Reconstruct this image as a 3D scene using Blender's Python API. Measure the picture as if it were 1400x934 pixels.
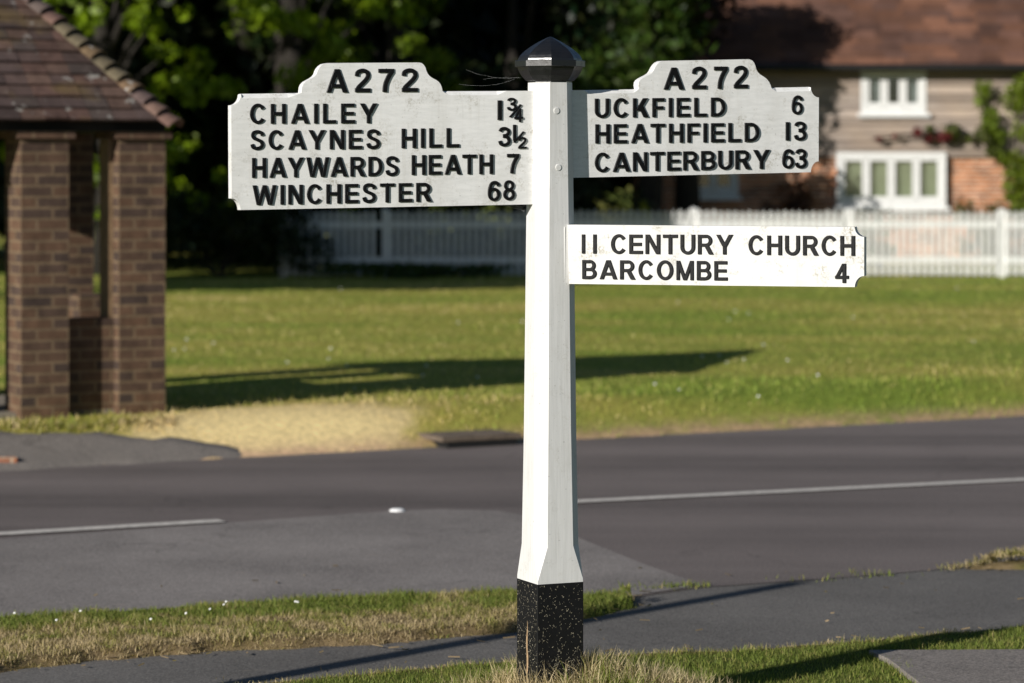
import bpy, math, random
import numpy as np
from mathutils import Vector
R = math.radians
rnd = random.Random(7)
rng = np.random.default_rng(11)
for o in list(bpy.data.objects): bpy.data.objects.remove(o)
S = bpy.context.scene
col = S.collection

# ------------------------------------------------------------------ camera, sky, sun, exposure
F = 4000.0; CX = 700.0; HY = 222.0; CH = 1.96          # photo scale: focal length in px, principal column, horizon row, eye height
cam = bpy.data.cameras.new('camera'); camo = bpy.data.objects.new('camera', cam); col.objects.link(camo)
camo.location = (0, 0, CH); camo.rotation_euler = (R(90), 0, 0)
cam.sensor_width = 36; cam.lens = F/1400*36; cam.shift_y = -(467-HY)/1400
cam.clip_start = 0.1; cam.clip_end = 2000
cam.dof.use_dof = True; cam.dof.focus_distance = 9.93; cam.dof.aperture_fstop = 3.1; cam.dof.aperture_blades = 0
S.camera = camo
SUN_AZ, SUN_EL = 42.0, 19.7                             # degrees left of straight behind the camera; height
w = bpy.data.worlds.new('World'); S.world = w; w.use_nodes = True
nt = w.node_tree; nt.nodes.clear()
sky = nt.nodes.new('ShaderNodeTexSky'); sky.sky_type = 'NISHITA'; sky.sun_disc = False; sky.dust_density = .3; sky.ozone_density = 3.0
tosun = Vector((-math.sin(R(SUN_AZ))*math.cos(R(SUN_EL)), -math.cos(R(SUN_AZ))*math.cos(R(SUN_EL)), math.sin(R(SUN_EL))))
sky.sun_elevation = R(SUN_EL); sky.sun_rotation = math.atan2(tosun.x, tosun.y)
bg = nt.nodes.new('ShaderNodeBackground'); bg.inputs[1].default_value = 0.05
wo = nt.nodes.new('ShaderNodeOutputWorld'); nt.links.new(sky.outputs[0], bg.inputs[0]); nt.links.new(bg.outputs[0], wo.inputs[0])
sl = bpy.data.lights.new('sun', 'SUN'); sl.energy = 5.0; sl.angle = R(0.5); sl.color = (1, .955, .89)
so = bpy.data.objects.new('sun', sl); col.objects.link(so); so.location = (-20, -20, 20)
so.rotation_euler = tosun.to_track_quat('Z', 'Y').to_euler()
S.view_settings.view_transform = 'Standard'; S.view_settings.look = 'None'; S.view_settings.gamma = 1
S.view_settings.exposure = 0.08; S.view_settings.use_curve_mapping = False

# ------------------------------------------------------------------ helpers
def G(px, py, z=0.0):
    """world point on the level z that shows at photo pixel (px, py)"""
    Y = F*(CH-z)/(py-HY); return ((px-CX)/F*Y, Y)
def at(px, py, Y):
    return ((px-CX)/F*Y, Y, CH-(py-HY)/F*Y)
def tag(o, label=None, cat=None, group=None, kind=None):
    if label: o['label'] = label
    if cat: o['category'] = cat
    if group: o['group'] = group
    if kind: o['kind'] = kind
    return o
def empty(name, loc, label, cat, group=None):
    o = bpy.data.objects.new(name, None); col.objects.link(o); o.location = loc; o.empty_display_size = .1
    return tag(o, label, cat, group)
def worldloc(o):
    v = Vector((0, 0, 0))
    while o: v = v + o.location; o = o.parent
    return v
class MB:
    """collects geometry in world coordinates"""
    def __init__(s): s.v = []; s.f = []; s.c = None; s.uv = None; s.cols = []
    def add(s, vs, fs, c=None):
        n = len(s.v); s.v += [tuple(v) for v in vs]; s.f += [tuple(i+n for i in f) for f in fs]
        if c is not None: s.cols += [c]*len(vs)
    def box(s, c, d, ax=(1, 0, 0), ay=(0, 1, 0), az=(0, 0, 1), color=None):
        c = Vector(c); ax, ay, az = Vector(ax)*d[0]/2, Vector(ay)*d[1]/2, Vector(az)*d[2]/2
        vs = [c+ax*i+ay*j+az*k for i in (-1, 1) for j in (-1, 1) for k in (-1, 1)]
        s.add(vs, [(0, 1, 3, 2), (4, 6, 7, 5), (0, 4, 5, 1), (2, 3, 7, 6), (0, 2, 6, 4), (1, 5, 7, 3)], color)
    def span(s, a, b, color=None):
        s.box([(a[i]+b[i])/2 for i in range(3)], [abs(b[i]-a[i]) for i in range(3)], color=color)
    def loft(s, rings, cap0=True, cap1=True, color=None):
        n = len(rings[0]); vs = [p for r in rings for p in r]; fs = []
        for i in range(len(rings)-1):
            for j in range(n):
                k = (j+1) % n; fs.append((i*n+j, i*n+k, (i+1)*n+k, (i+1)*n+j))
        if cap0: fs.append(tuple(range(n))[::-1])
        if cap1: fs.append(tuple((len(rings)-1)*n+j for j in range(n)))
        s.add(vs, fs, color)
    def tube(s, pts, r, n=8, color=None):
        pts = [Vector(p) for p in pts]; rings = []
        for i, p in enumerate(pts):
            t = (pts[min(i+1, len(pts)-1)]-pts[max(i-1, 0)]).normalized()
            a = t.orthogonal().normalized() if i == 0 else (a0-t*a0.dot(t)).normalized()
            a0 = a; b = t.cross(a); rr = r[i] if isinstance(r, (list, tuple)) else r
            rings.append([p+(a*math.cos(2*math.pi*j/n)+b*math.sin(2*math.pi*j/n))*rr for j in range(n)])
        s.loft(rings, color=color)
    def build(s, name, m, parent=None, smooth=False, uvm=None, kind=None, snap=False):
        off = worldloc(parent) if parent else Vector((0, 0, 0))
        me = bpy.data.meshes.new(name)
        me.from_pydata([(v[0]-off.x, v[1]-off.y, v[2]-off.z) for v in s.v], [], s.f); me.update()
        if s.cols:
            at_ = me.color_attributes.new('tint', 'FLOAT_COLOR', 'POINT')
            at_.data.foreach_set('color', np.array([tuple(c)+(1,) if len(c) == 3 else c for c in s.cols], dtype=np.float32).ravel())
        if smooth: me.polygons.foreach_set('use_smooth', [True]*len(me.polygons))
        if uvm: metric_uv(me, uvm, snap)
        me.materials.append(m); o = bpy.data.objects.new(name, me); col.objects.link(o)
        if parent: o.parent = parent
        if kind: o['kind'] = kind
        return o
def metric_uv(me, ux, snap=False):
    """uv in metres: u along the horizontal direction of each face, v up"""
    uv = me.uv_layers.new(name='UVMap')
    for p in me.polygons:
        n = p.normal
        if abs(n.z) > .9: a, b = Vector(ux).normalized(), Vector((0, 0, 1)).cross(Vector(ux).normalized())
        else:
            a = Vector((0, 0, 1)).cross(n).normalized(); b = n.cross(a)
        u0 = min(me.vertices[v].co.dot(a) for v in p.vertices) if snap else 0
        for li in p.loop_indices:
            co = me.vertices[me.loops[li].vertex_index].co
            uv.data[li].uv = (co.dot(a)-u0+.002, co.dot(b))
def np_mesh(name, V, Fc, m, colors=None, parent=None, smooth=False):
    """V (n,3) array, Fc (k,m) array of equal sized faces"""
    me = bpy.data.meshes.new(name); k, q = Fc.shape
    me.vertices.add(len(V)); me.vertices.foreach_set('co', V.astype(np.float32).ravel())
    me.loops.add(k*q); me.loops.foreach_set('vertex_index', Fc.astype(np.int32).ravel())
    me.polygons.add(k); me.polygons.foreach_set('loop_start', (np.arange(k)*q).astype(np.int32)); me.polygons.foreach_set('loop_total', np.full(k, q, dtype=np.int32))
    me.update(calc_edges=True)
    if colors is not None:
        a = me.color_attributes.new('tint', 'FLOAT_COLOR', 'POINT'); c = np.ones((len(V), 4), dtype=np.float32); c[:, :3] = colors
        a.data.foreach_set('color', c.ravel())
    if smooth: me.polygons.foreach_set('use_smooth', np.ones(k, dtype=bool))
    me.materials.append(m); o = bpy.data.objects.new(name, me); col.objects.link(o)
    if parent: o.parent = parent
    return o

# ------------------------------------------------------------------ materials
class NT:
    def __init__(s, name):
        s.m = bpy.data.materials.new(name); s.m.use_nodes = True; s.t = s.m.node_tree; s.t.nodes.clear()
        s.out = s.n('ShaderNodeOutputMaterial')
    def n(s, k, **kw):
        x = s.t.nodes.new(k)
        for a, b in kw.items(): setattr(x, a, b)
        return x
    def l(s, a, b): s.t.links.new(a, b)
    def coord(s, which='Object', scale=(1, 1, 1), rot=(0, 0, 0)):
        c = s.n('ShaderNodeTexCoord'); mp = s.n('ShaderNodeMapping'); mp.inputs['Scale'].default_value = scale; mp.inputs['Rotation'].default_value = rot
        s.l(c.outputs[which], mp.inputs[0]); return mp.outputs[0]
    def noise(s, vec, scale, detail=4, rough=.55):
        x = s.n('ShaderNodeTexNoise'); x.inputs['Scale'].default_value = scale; x.inputs['Detail'].default_value = detail; x.inputs['Roughness'].default_value = rough
        if vec: s.l(vec, x.inputs['Vector'])
        return x.outputs['Fac']
    def ramp(s, fac, stops):
        r = s.n('ShaderNodeValToRGB'); s.l(fac, r.inputs[0]); e = r.color_ramp.elements
        while len(e) < len(stops): e.new(.5)
        for x, (p, c) in zip(e, stops):
            x.position = p; x.color = (tuple(c)+(1,)) if isinstance(c, tuple) else (c, c, c, 1)
        return r.outputs[0]
    def mix(s, fac, a, b, mode='MIX'):
        x = s.n('ShaderNodeMix', data_type='RGBA', blend_type=mode)
        for k, v in ((0, fac), (6, a), (7, b)):
            if isinstance(v, bpy.types.NodeSocket): s.l(v, x.inputs[k])
            else: x.inputs[k].default_value = v if k == 0 else tuple(v)+(1,)
        return x.outputs[2]
    def math(s, op, a, b=0.0):
        x = s.n('ShaderNodeMath', operation=op)
        for k, v in enumerate((a, b)):
            if isinstance(v, bpy.types.NodeSocket): s.l(v, x.inputs[k])
            else: x.inputs[k].default_value = v
        return x.outputs[0]
    def bump(s, h, strength=.3, dist=.01):
        b = s.n('ShaderNodeBump'); b.inputs['Strength'].default_value = strength; b.inputs['Distance'].default_value = dist; s.l(h, b.inputs['Height']); return b.outputs[0]
    def bsdf(s, color, rough=.7, normal=None, spec=.5, metallic=0, coat=0):
        b = s.n('ShaderNodeBsdfPrincipled')
        for k, v in (('Base Color', color), ('Roughness', rough)):
            if isinstance(v, bpy.types.NodeSocket): s.l(v, b.inputs[k])
            else: b.inputs[k].default_value = (tuple(v)+(1,)) if isinstance(v, tuple) else v
        b.inputs['Specular IOR Level'].default_value = spec; b.inputs['Metallic'].default_value = metallic; b.inputs['Coat Weight'].default_value = coat
        if normal: s.l(normal, b.inputs['Normal'])
        s.l(b.outputs[0], s.out.inputs[0]); return b
    def attr(s, name='tint'):
        a = s.n('ShaderNodeAttribute'); a.attribute_name = name; return a.outputs['Color']

def m_paint(name, base=.74, grain=(60, 60, 4), lichen=0.0, dirt=.25, warm=(.80, .79, .76)):
    t = NT(name); v = t.coord('Object'); gr = t.noise(t.coord('Object', grain), 1.6, 6, .6)
    big = t.noise(t.coord('Object', (5, 5, 1.4)), 1.6, 6, .65); fine = t.noise(v, 160, 3, .6)
    c = t.mix(t.ramp(gr, [(.35, .0), (.75, 1.)]), (base, base*.995, base*.975), (base*.86, base*.86, base*.84))
    c = t.mix(t.math('MULTIPLY', t.ramp(big, [(.48, .0), (.75, 1.)]), dirt), c, (.42, .40, .34))
    stk = t.ramp(t.noise(t.coord('Object', (38, 38, 1.6)), 1.5, 5, .7), [(.52, 0.), (.72, 1.)]); c = t.mix(t.math('MULTIPLY', t.math('MULTIPLY', stk, t.ramp(t.noise(v, 3.5, 3, .6), [(.42, 0.), (.6, 1.)])), dirt*.9), c, (.46, .43, .36))
    sp = t.ramp(t.noise(v, 95, 2, .5), [(.70, .0), (.74, 1.)])
    c = t.mix(t.math('MULTIPLY', sp, .35), c, (.22, .21, .19))
    if lichen:
        li = t.math('MULTIPLY', t.ramp(t.noise(v, 13, 5, .7), [(.52, 0.), (.70, 1.)]), t.ramp(t.noise(v, 120, 3, .7), [(.42, 0.), (.62, 1.)]))
        c = t.mix(t.math('MULTIPLY', li, lichen), c, (.30, .27, .19))
    h = t.math('ADD', t.math('MULTIPLY', gr, 1.0), t.math('MULTIPLY', fine, .4))
    t.bsdf(c, t.math('ADD', t.math('MULTIPLY', gr, .3), .35), t.bump(h, .35, .0012), .4); return t.m
M = {}
M['post_white'] = m_paint('post_white_paint', .76, (70, 70, 3), .3, .24)
M['arm_white'] = m_paint('arm_white_paint', .86, (12, 12, 60), .7, .24)
M['arm_white_clean'] = m_paint('arm_white_paint_clean', .76, (5, 5, 40), 1.0, .26)
def m_black(name, base=.012, rough=.22, bumps=.3, spec=.5, coat=0):
    t = NT(name); v = t.coord('Object'); n1 = t.noise(v, 45, 5, .6)
    c = t.mix(t.ramp(t.noise(v, 22, 5, .7), [(.62, 0.), (.95, 1.)]), (base, base, base*1.1), (base*5, base*4.6, base*4))
    t.bsdf(c, t.ramp(n1, [(.3, rough), (.8, rough+.28)]), t.bump(t.noise(v, 70, 4, .6), bumps, .002), spec, coat=coat); return t.m
M['black_gloss'] = m_black('finial_gloss_black', .009, .24, .2, .8, .0)
M['black_base'] = m_black('base_black_paint', .007, .42, .5, .3)
M['letter'] = m_black('letter_black_enamel', .006, .35, .2, .22)
def m_flat(name, c, rough=.7, nscale=20, var=.25, bump=.2, spec=.4, metallic=0):
    t = NT(name); v = t.coord('Object'); f = t.noise(v, nscale, 5, .6)
    t.bsdf(t.mix(t.ramp(f, [(.3, 0.), (.7, 1.)]), tuple(x*(1-var) for x in c), tuple(min(1, x*(1+var)) for x in c)), rough, t.bump(f, bump, .01), spec, metallic); return t.m
M['steel'] = m_flat('galvanised_steel', (.35, .36, .37), .45, 30, .15, .1, .5, .8)
M['straw'] = m_flat('dry_straw', (.52, .47, .35), .8, 60, .3)
M['split_wood'] = m_flat('split_wood', (.38, .26, .15), .8, 60, .35)
M['dark_timber'] = m_flat('dark_timber', (.018, .015, .013), .7, 12, .3)
M['pale_timber'] = m_flat('pale_timber', (.24, .16, .09), .7, 12, .3)
M['concrete'] = m_flat('weathered_concrete', (.24, .21, .17), .9, 18, .25)
M['gully_stone'] = m_flat('gully_stone', (.15, .115, .085), .9, 9, .4)
M['void'] = m_flat('gully_dark', (.01, .01, .01), .9, 5, .1)
M['fence_white'] = m_flat('fence_white_paint', (.72, .72, .70), .55, 7, .1)
M['frame_white'] = m_flat('window_white_paint', (.78, .78, .76), .4, 7, .05, .05)
M['curtain'] = m_flat('pale_green_blind', (.40, .41, .27), .9, 3, .15)
M['curtain_grey'] = m_flat('grey_curtain', (.26, .27, .27), .9, 3, .3)
M['lead'] = m_flat('gutter_black', (.012, .012, .012), .5, 5, .2)
M['bark'] = m_flat('bark', (.022, .018, .014), .9, 14, .4, .6)
M['web'] = m_flat('cobweb_silk', (.8, .8, .78), .6, 50, .3)
M['daisy'] = m_flat('daisy_petals', (.85, .85, .82), .6, 30, .05)
M['glass_stud'] = m_flat('road_stud_white', (.8, .8, .8), .3, 30, .1)

def m_tint(name, rough=.8, trans=0.0, nscale=None, spec=.25, mul=1.0, gain=1.0):
    t = NT(name); c = t.attr()
    if nscale: c = t.mix(1.0, c, t.ramp(t.noise(t.coord('Object'), nscale, 4, .65), [(.25, .62), (.75, 1.35)]), 'MULTIPLY')
    b = t.bsdf(c, rough, None, spec)
    if trans:
        tr = t.n('ShaderNodeBsdfTranslucent'); t.l(t.mix(1.0, c, (1.25, 1.3, .55), 'MULTIPLY'), tr.inputs[0])
        mx = t.n('ShaderNodeMixShader'); mx.inputs[0].default_value = trans; t.l(b.outputs[0], mx.inputs[1]); t.l(tr.outputs[0], mx.inputs[2]); t.l(mx.outputs[0], t.out.inputs[0])
    return t.m
M['blade'] = m_tint('grass_blades', .6, .35)
M['leaf'] = m_tint('leaves', .5, .38, spec=.35)

def m_brick(name, c1, c2, mortar, scale_var=.5, bw=.225, bh=.075, ms=.010, dark=None, ns=9):
    t = NT(name); uv = t.n('ShaderNodeTexCoord').outputs['UV']
    b = t.n('ShaderNodeTexBrick'); t.l(uv, b.inputs['Vector']); b.offset = .5
    b.inputs['Color1'].default_value = tuple(c1)+(1,); b.inputs['Color2'].default_value = tuple(c2)+(1,); b.inputs['Mortar'].default_value = tuple(mortar)+(1,)
    b.inputs['Scale'].default_value = 1; b.inputs['Mortar Size'].default_value = ms; b.inputs['Mortar Smooth'].default_value = .15
    b.inputs['Brick Width'].default_value = bw; b.inputs['Row Height'].default_value = bh; b.inputs['Bias'].default_value = -.1
    v = t.coord('Object'); c = t.mix(1.0, b.outputs[0], t.ramp(t.noise(v, ns, 5, .65), [(.25, 1-scale_var), (.75, 1+scale_var)]), 'MULTIPLY')
    if dark: c = t.mix(t.ramp(t.noise(v, 2.2, 3, .6), [(.5, 0.), (.66, 1.)]), c, dark)
    h = t.math('ADD', t.math('MULTIPLY', b.outputs[1], -1.0), t.math('MULTIPLY', t.noise(v, 60, 3), .3))
    t.bsdf(c, .85, t.bump(h, .6, .008), .25); return t.m
M['shelter_brick'] = m_brick('brown_brick', (.125, .072, .044), (.055, .041, .036), (.17, .118, .072), .4)
M['cottage_brick'] = m_brick('red_cottage_brick', (.52, .20, .09), (.24, .12, .09), (.55, .42, .30), .6, ns=3.5)

# ground / road materials
u_road = Vector((math.cos(R(27)), math.sin(R(27)), 0))
def m_tarmac(name, c, bands=False, contrast=.2, gravel=90):
    t = NT(name); v = t.coord('Object'); big = t.noise(v, .9, 5, .6); g = t.noise(v, gravel, 2, .7)
    k = t.math('ADD', t.math('MULTIPLY', t.math('SUBTRACT', big, .5), contrast*2), t.math('MULTIPLY', t.math('SUBTRACT', g, .5), 2.2))
    if bands:
        vr = t.coord('Object', (.05, 1.0, 1), (0, 0, R(-27))); b = t.noise(vr, 1.1, 3, .55)
        k = t.math('ADD', k, t.math('MULTIPLY', t.math('SUBTRACT', b, .5), 1.3))
    k = t.math('ADD', k, 1.0)
    cc = t.mix(1.0, c, t.ramp(t.math('MULTIPLY', k, .5), [(0., 0.), (1., 2.0)]), 'MULTIPLY')
    st = t.ramp(t.noise(v, 150, 2, .6), [(.60, 0.), (.68, 1.)]); cc = t.mix(t.math('MULTIPLY', st, .45), cc, (c[0]*2.3, c[1]*2.2, c[2]*2.1)); sd_ = t.ramp(t.noise(v, 120, 2, .6), [(.32, 1.), (.40, 0.)]); cc = t.mix(t.math('MULTIPLY', sd_, .5), cc, (c[0]*.35, c[1]*.35, c[2]*.35))
    vo = t.n('ShaderNodeTexVoronoi', feature='DISTANCE_TO_EDGE'); vo.inputs['Scale'].default_value = .55; wv = t.n('ShaderNodeVectorMath', operation='ADD'); nz = t.n('ShaderNodeTexNoise'); nz.inputs['Scale'].default_value = 3; nz.inputs['Detail'].default_value = 6; t.l(v, nz.inputs[0]); sc_ = t.n('ShaderNodeVectorMath', operation='SCALE'); sc_.inputs['Scale'].default_value = .7; t.l(nz.outputs['Color'], sc_.inputs[0]); t.l(v, wv.inputs[0]); t.l(sc_.outputs[0], wv.inputs[1]); t.l(wv.outputs[0], vo.inputs['Vector'])
    ck = t.math('MULTIPLY', t.ramp(vo.outputs['Distance'], [(.0, 1.), (.006, 0.)]), t.ramp(t.noise(v, .8, 2), [(.5, 0.), (.6, 1.)])); cc = t.mix(t.math('MULTIPLY', ck, .6), cc, (c[0]*.3, c[1]*.3, c[2]*.3))
    spots = t.math('MULTIPLY', t.ramp(t.noise(t.coord('Object', (3, 9, 1), (0, 0, R(-20))), 2.3, 4, .7), [(.63, 0.), (.74, 1.)]), .5)
    cc = t.mix(spots, cc, (c[0]*1.9, c[1]*1.7, c[2]*1.5))
    t.bsdf(cc, .85, t.bump(g, .6, .004), .3); return t.m
M['road'] = m_tarmac('road_tarmac', (.165, .140, .131), True, .25)
M['patch'] = m_tarmac('road_light_tarmac', (.235, .212, .198), False, .6)
M['path'] = m_tarmac('path_tarmac', (.143, .134, .124), False, .6)
M['apron'] = m_tarmac('apron_tarmac', (.200, .178, .158), False, .25)
M['slab'] = m_tarmac('slab_concrete', (.230, .205, .185), False, .3)
M['line'] = m_flat('road_marking_paint', (.60, .56, .51), .7, 25, .25)
def m_ground():
    t = NT('ground_soil_and_turf'); v = t.coord('Object'); c = t.attr()
    c = t.mix(1.0, c, t.ramp(t.noise(v, 24, 4, .7), [(.25, .6), (.75, 1.4)]), 'MULTIPLY')
    t.bsdf(c, .95, t.bump(t.noise(v, 45, 4, .7), .5, .02), .1); return t.m
M['ground'] = m_ground()

# ------------------------------------------------------------------ terrain
def sdist(P, poly):
    """signed distance of points P (n,2) to a polygon, inside positive"""
    poly = np.array(poly); n = len(poly); d = np.full(len(P), 1e9); ins = np.zeros(len(P), bool)
    for i in range(n):
        a, b = poly[i], poly[(i+1) % n]; ab = b-a; t = np.clip(((P-a)@ab)/(ab@ab+1e-12), 0, 1)
        d = np.minimum(d, np.linalg.norm(P-(a+t[:, None]*ab), axis=1))
        c = ((a[1] > P[:, 1]) != (b[1] > P[:, 1])); x = (b[0]-a[0])*(P[:, 1]-a[1])/(b[1]-a[1]+1e-12)+a[0]
        ins ^= c & (P[:, 0] < x)
    return np.where(ins, d, -d)
def vnoise(x, y, sc, seed=0):
    x = x*sc+seed*17.3; y = y*sc+seed*9.1; xi = np.floor(x).astype(int); yi = np.floor(y).astype(int); fx = x-xi; fy = y-yi
    fx = fx*fx*(3-2*fx); fy = fy*fy*(3-2*fy)
    def h(a, b):
        k = (a*374761393+b*668265263+seed*974711) & 0xffffffff; k = ((k ^ (k >> 13))*1274126177) & 0xffffffff; return ((k ^ (k >> 16)) & 0xffff)/65535.
    return (h(xi, yi)*(1-fx)+h(xi+1, yi)*fx)*(1-fy)+(h(xi, yi+1)*(1-fx)+h(xi+1, yi+1)*fx)*fy
def fbm(x, y, sc, seed=0): return (vnoise(x, y, sc, seed)+.5*vnoise(x, y, sc*2.1, seed+1)+.25*vnoise(x, y, sc*4.3, seed+2))/1.75
def sst(a): a = np.clip(a, 0, 1); return a*a*(3-2*a)
island = [G(p[0], p[1], .05) for p in [(-2200, 1010), (-500, 885), (0, 837), (150, 829), (300, 818), (500, 808), (700, 801), (800, 806)]]+[G(*p) for p in [(855, 818), (865, 829), (800, 845), (700, 864), (520, 880), (300, 890), (140, 902), (0, 918), (-400, 975), (-1600, 1150)]]
fl = [(-900, 1110), (-200, 1000), (200, 945), (360, 925), (500, 911), (640, 899), (700, 896), (800, 890), (1000, 880), (1100, 874), (1250, 860), (1400, 848), (1700, 826), (2600, 780)]
verge = [G(p[0], p[1], .055) for p in fl]+[(30, 10), (30, -12), (-30, -12), (-30, 5)]
slab_poly = [G(1188, 893, .05), G(1400, 892, .05), G(1900, 893, .05), G(2100, 1100, .05), G(1500, 1400, .05), G(1258, 938, .05), G(1215, 905, .05)]
wedge = [G(*p) for p in [(1310, 778), (1345, 774), (1400, 769), (1600, 750), (2400, 700), (2600, 705), (1600, 762), (1400, 779)]]
def dfar(x, y): return (y-(20.33+.555*x))*math.cos(math.atan(.555))     # distance beyond the road's far edge
PX, PY = .13, 10.0
def terrain(x, y):
    P = np.stack([x, y], 1); near = y < 17
    z = np.where(near, -.04, -.04)
    wob = (fbm(x, y, 9, 3)-.5)*.09
    for poly, hgt in ((island, .035), (verge, .04), (wedge, .02)):
        s = np.full(len(x), -1.); s[near] = sdist(P[near], poly); z = np.where(near, z+sst((s+wob)/.10+.5)*(hgt+.04), z)
    r = np.hypot((x-PX-.12)/1.25, y-PY); z = z+.15*np.exp(-(r/.42)**2)
    df = dfar(x, y); z = z+sst((df+wob*1.5)/.3+.35)*.05+sst(df/.9)*.21
    z = z+np.where(df > 1, (fbm(x, y, .35, 5)-.5)*.05, 0)
    z = np.where(y < -14, -.04, z)
    return z
def mixc(a, b, t): return a*(1-t[:, None])+b*t[:, None]
GREEN = np.array([.12, .16, .028]); OLIVE = np.array([.24, .21, .055]); STRAW = np.array([.42, .33, .18]); SOIL = np.array([.30, .20, .14]); DEEP = np.array([.045, .085, .012])
def Gt(px, py):
    Y = np.arange(12., 60, .02); X = (px-CX)/F*Y; zr = CH-(py-HY)/F*Y; d = zr-terrain(X, Y); k = int(np.argmax(d <= 0)); return float(X[k]), float(Y[k])
sx0, sy0 = Gt(385, 588)
def patch_mask(x, y): return np.exp(-(((x-sx0)/.85)**2+((y-sy0-.35*(x-sx0))/.72)**2)**2)
def zones(x, y):
    """dryness 0..1 and bareness 0..1 of the turf"""
    P = np.stack([x, y], 1); n = fbm(x, y, 2.2, 8); nf = fbm(x, y, 9, 12)
    dry = sst((n-.35)*1.6)*.55+(nf-.5)*.5
    near = y < 17
    si = np.full(len(x), -1.); si[near] = sdist(P[near], island); sv = np.full(len(x), -1.); sv[near] = sdist(P[near], verge)
    ymid = 12.75+.30*x                                                    # island: brown towards the path, green towards the road
    dry = np.where(si > -.1, np.clip(.05+sst((ymid-y)/.7+.3)*.72+(nf-.5)*1.3+(n-.5)*.8, 0, 1), dry)
    dry = np.where((sv > -.1), np.clip((nf-.45)*.5+sst(1-sv/.16)*.8, 0, 1), dry)
    r = np.hypot((x-PX-.12)/1.2, y-PY); dry = np.maximum(dry, np.where(near, 1.15*np.exp(-(r/.50)**4)-.15+(nf-.5)*.5, 0))
    sw = np.full(len(x), -1.); sw[near] = sdist(P[near], wedge); dry = np.where(sw > -.1, np.clip(.55+(nf-.5)*1.2, 0, 1), dry)
    df = dfar(x, y)
    patch = patch_mask(x, y)*(.7+nf*.6)
    dry = np.where(df > -.2, np.clip(.22+(fbm(x*.35, y, .9, 21)-.45)*1.1+(nf-.5)*.3+patch*1.6, 0, 1), dry)
    bare = np.where(df > -.3, sst(1-df/.45)*1.2*np.clip(nf*1.7, 0, 1), 0)
    return np.clip(dry, 0, 1), np.clip(bare, 0, .95)
def turf_color(x, y, dry, bare):
    c = mixc(np.tile(GREEN, (len(x), 1)), np.tile(OLIVE, (len(x), 1)), np.clip(dry*1.7, 0, 1)); c = mixc(c, np.tile(STRAW, (len(x), 1)), sst((dry-.5)*2)); return mixc(c, np.tile(SOIL, (len(x), 1)), bare)
def axis(parts):
    out = []
    for a, b, s in parts: out += list(np.arange(a, b, s))
    return np.array(out+[parts[-1][1]])
xs = axis([(-400, -40, 40), (-40, -12, 2), (-12, -4, .4), (-4, -2.6, .12), (-2.6, 3.2, .04), (3.2, 6, .15), (6, 14, .4), (14, 40, 2), (40, 400, 40)])
ys = axis([(-100, -14, 8), (-14, 6, 1), (6, 9.2, .2), (9.2, 14.9, .04), (14.9, 17, .2), (17, 27, .12), (27, 50, .5), (50, 80, 3), (80, 600, 40)])
gx, gy = np.meshgrid(xs, ys); x, y = gx.ravel(), gy.ravel(); z = terrain(x, y); dry, bare = zones(x, y)
nx, ny = len(xs), len(ys); i = (np.arange(ny-1)[:, None]*nx+np.arange(nx-1)).ravel()
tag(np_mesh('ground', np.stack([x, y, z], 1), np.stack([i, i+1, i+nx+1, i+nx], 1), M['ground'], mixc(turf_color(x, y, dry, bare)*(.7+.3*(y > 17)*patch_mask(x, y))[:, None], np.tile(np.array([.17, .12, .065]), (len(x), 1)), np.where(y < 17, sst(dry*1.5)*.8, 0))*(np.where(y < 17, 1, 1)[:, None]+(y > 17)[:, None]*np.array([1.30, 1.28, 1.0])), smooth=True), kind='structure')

def sheet(name, pts, z, m, kind='structure'):
    b = MB(); b.add([(p[0], p[1], z) for p in pts], [tuple(range(len(pts)))]); return tag(b.build(name, m), kind=kind)
def sline(X, off=0): return (X, 20.33+.555*X+off)
near_edge = [G(*p) for p in [(-2200, 1060), (-400, 925), (0, 872), (300, 850), (700, 830), (855, 818), (960, 803), (1187, 787), (1310, 776), (1400, 766), (1600, 745)]]
sheet('road', near_edge+[(40, 36), (40, 42.6), sline(40, .1), sline(-40, .1), (-40, -4)], 0.0, M['road'])
pth = [G(*p) for p in [(-2200, 1050), (-400, 922), (0, 868), (300, 846), (700, 824), (855, 812), (960, 798), (1187, 783), (1310, 771), (1400, 761), (1600, 741)]]
sheet('path', pth+[(40, 35.7), (40, 30), (12, 13), (6, 11.5), (3, 10.6), (-3, 9.2), (-20, 3), (-30, -4)], -.003, M['path'])
# lighter resurfaced area of the side turning
sheet('road_patch', [G(*p) for p in [(-900, 790), (0, 738), (310, 716), (480, 703), (600, 697), (680, 699), (720, 706), (790, 736), (880, 772), (962, 801), (855, 817), (700, 828), (300, 848), (0, 870), (-500, 935), (-1200, 900)]], .004, M['patch'])
def strip(name, a, b, wd, z=.008):
    a, b = Vector(a), Vector(b); d = (b-a).normalized(); n = Vector((-d.y, d.x))*wd/2
    return sheet(name, [a-n, b-n, b+n, a+n], z, M['line'])
a, b = Vector(G(-60, 735)), Vector(G(303, 713.5)); strip('road_marking', a+(a-b)*.8, b, .13)
a, b = Vector(G(760, 688.5)), Vector(G(1400, 657)); strip('road_marking', a, b+(b-a)*1.5, .13)
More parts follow.
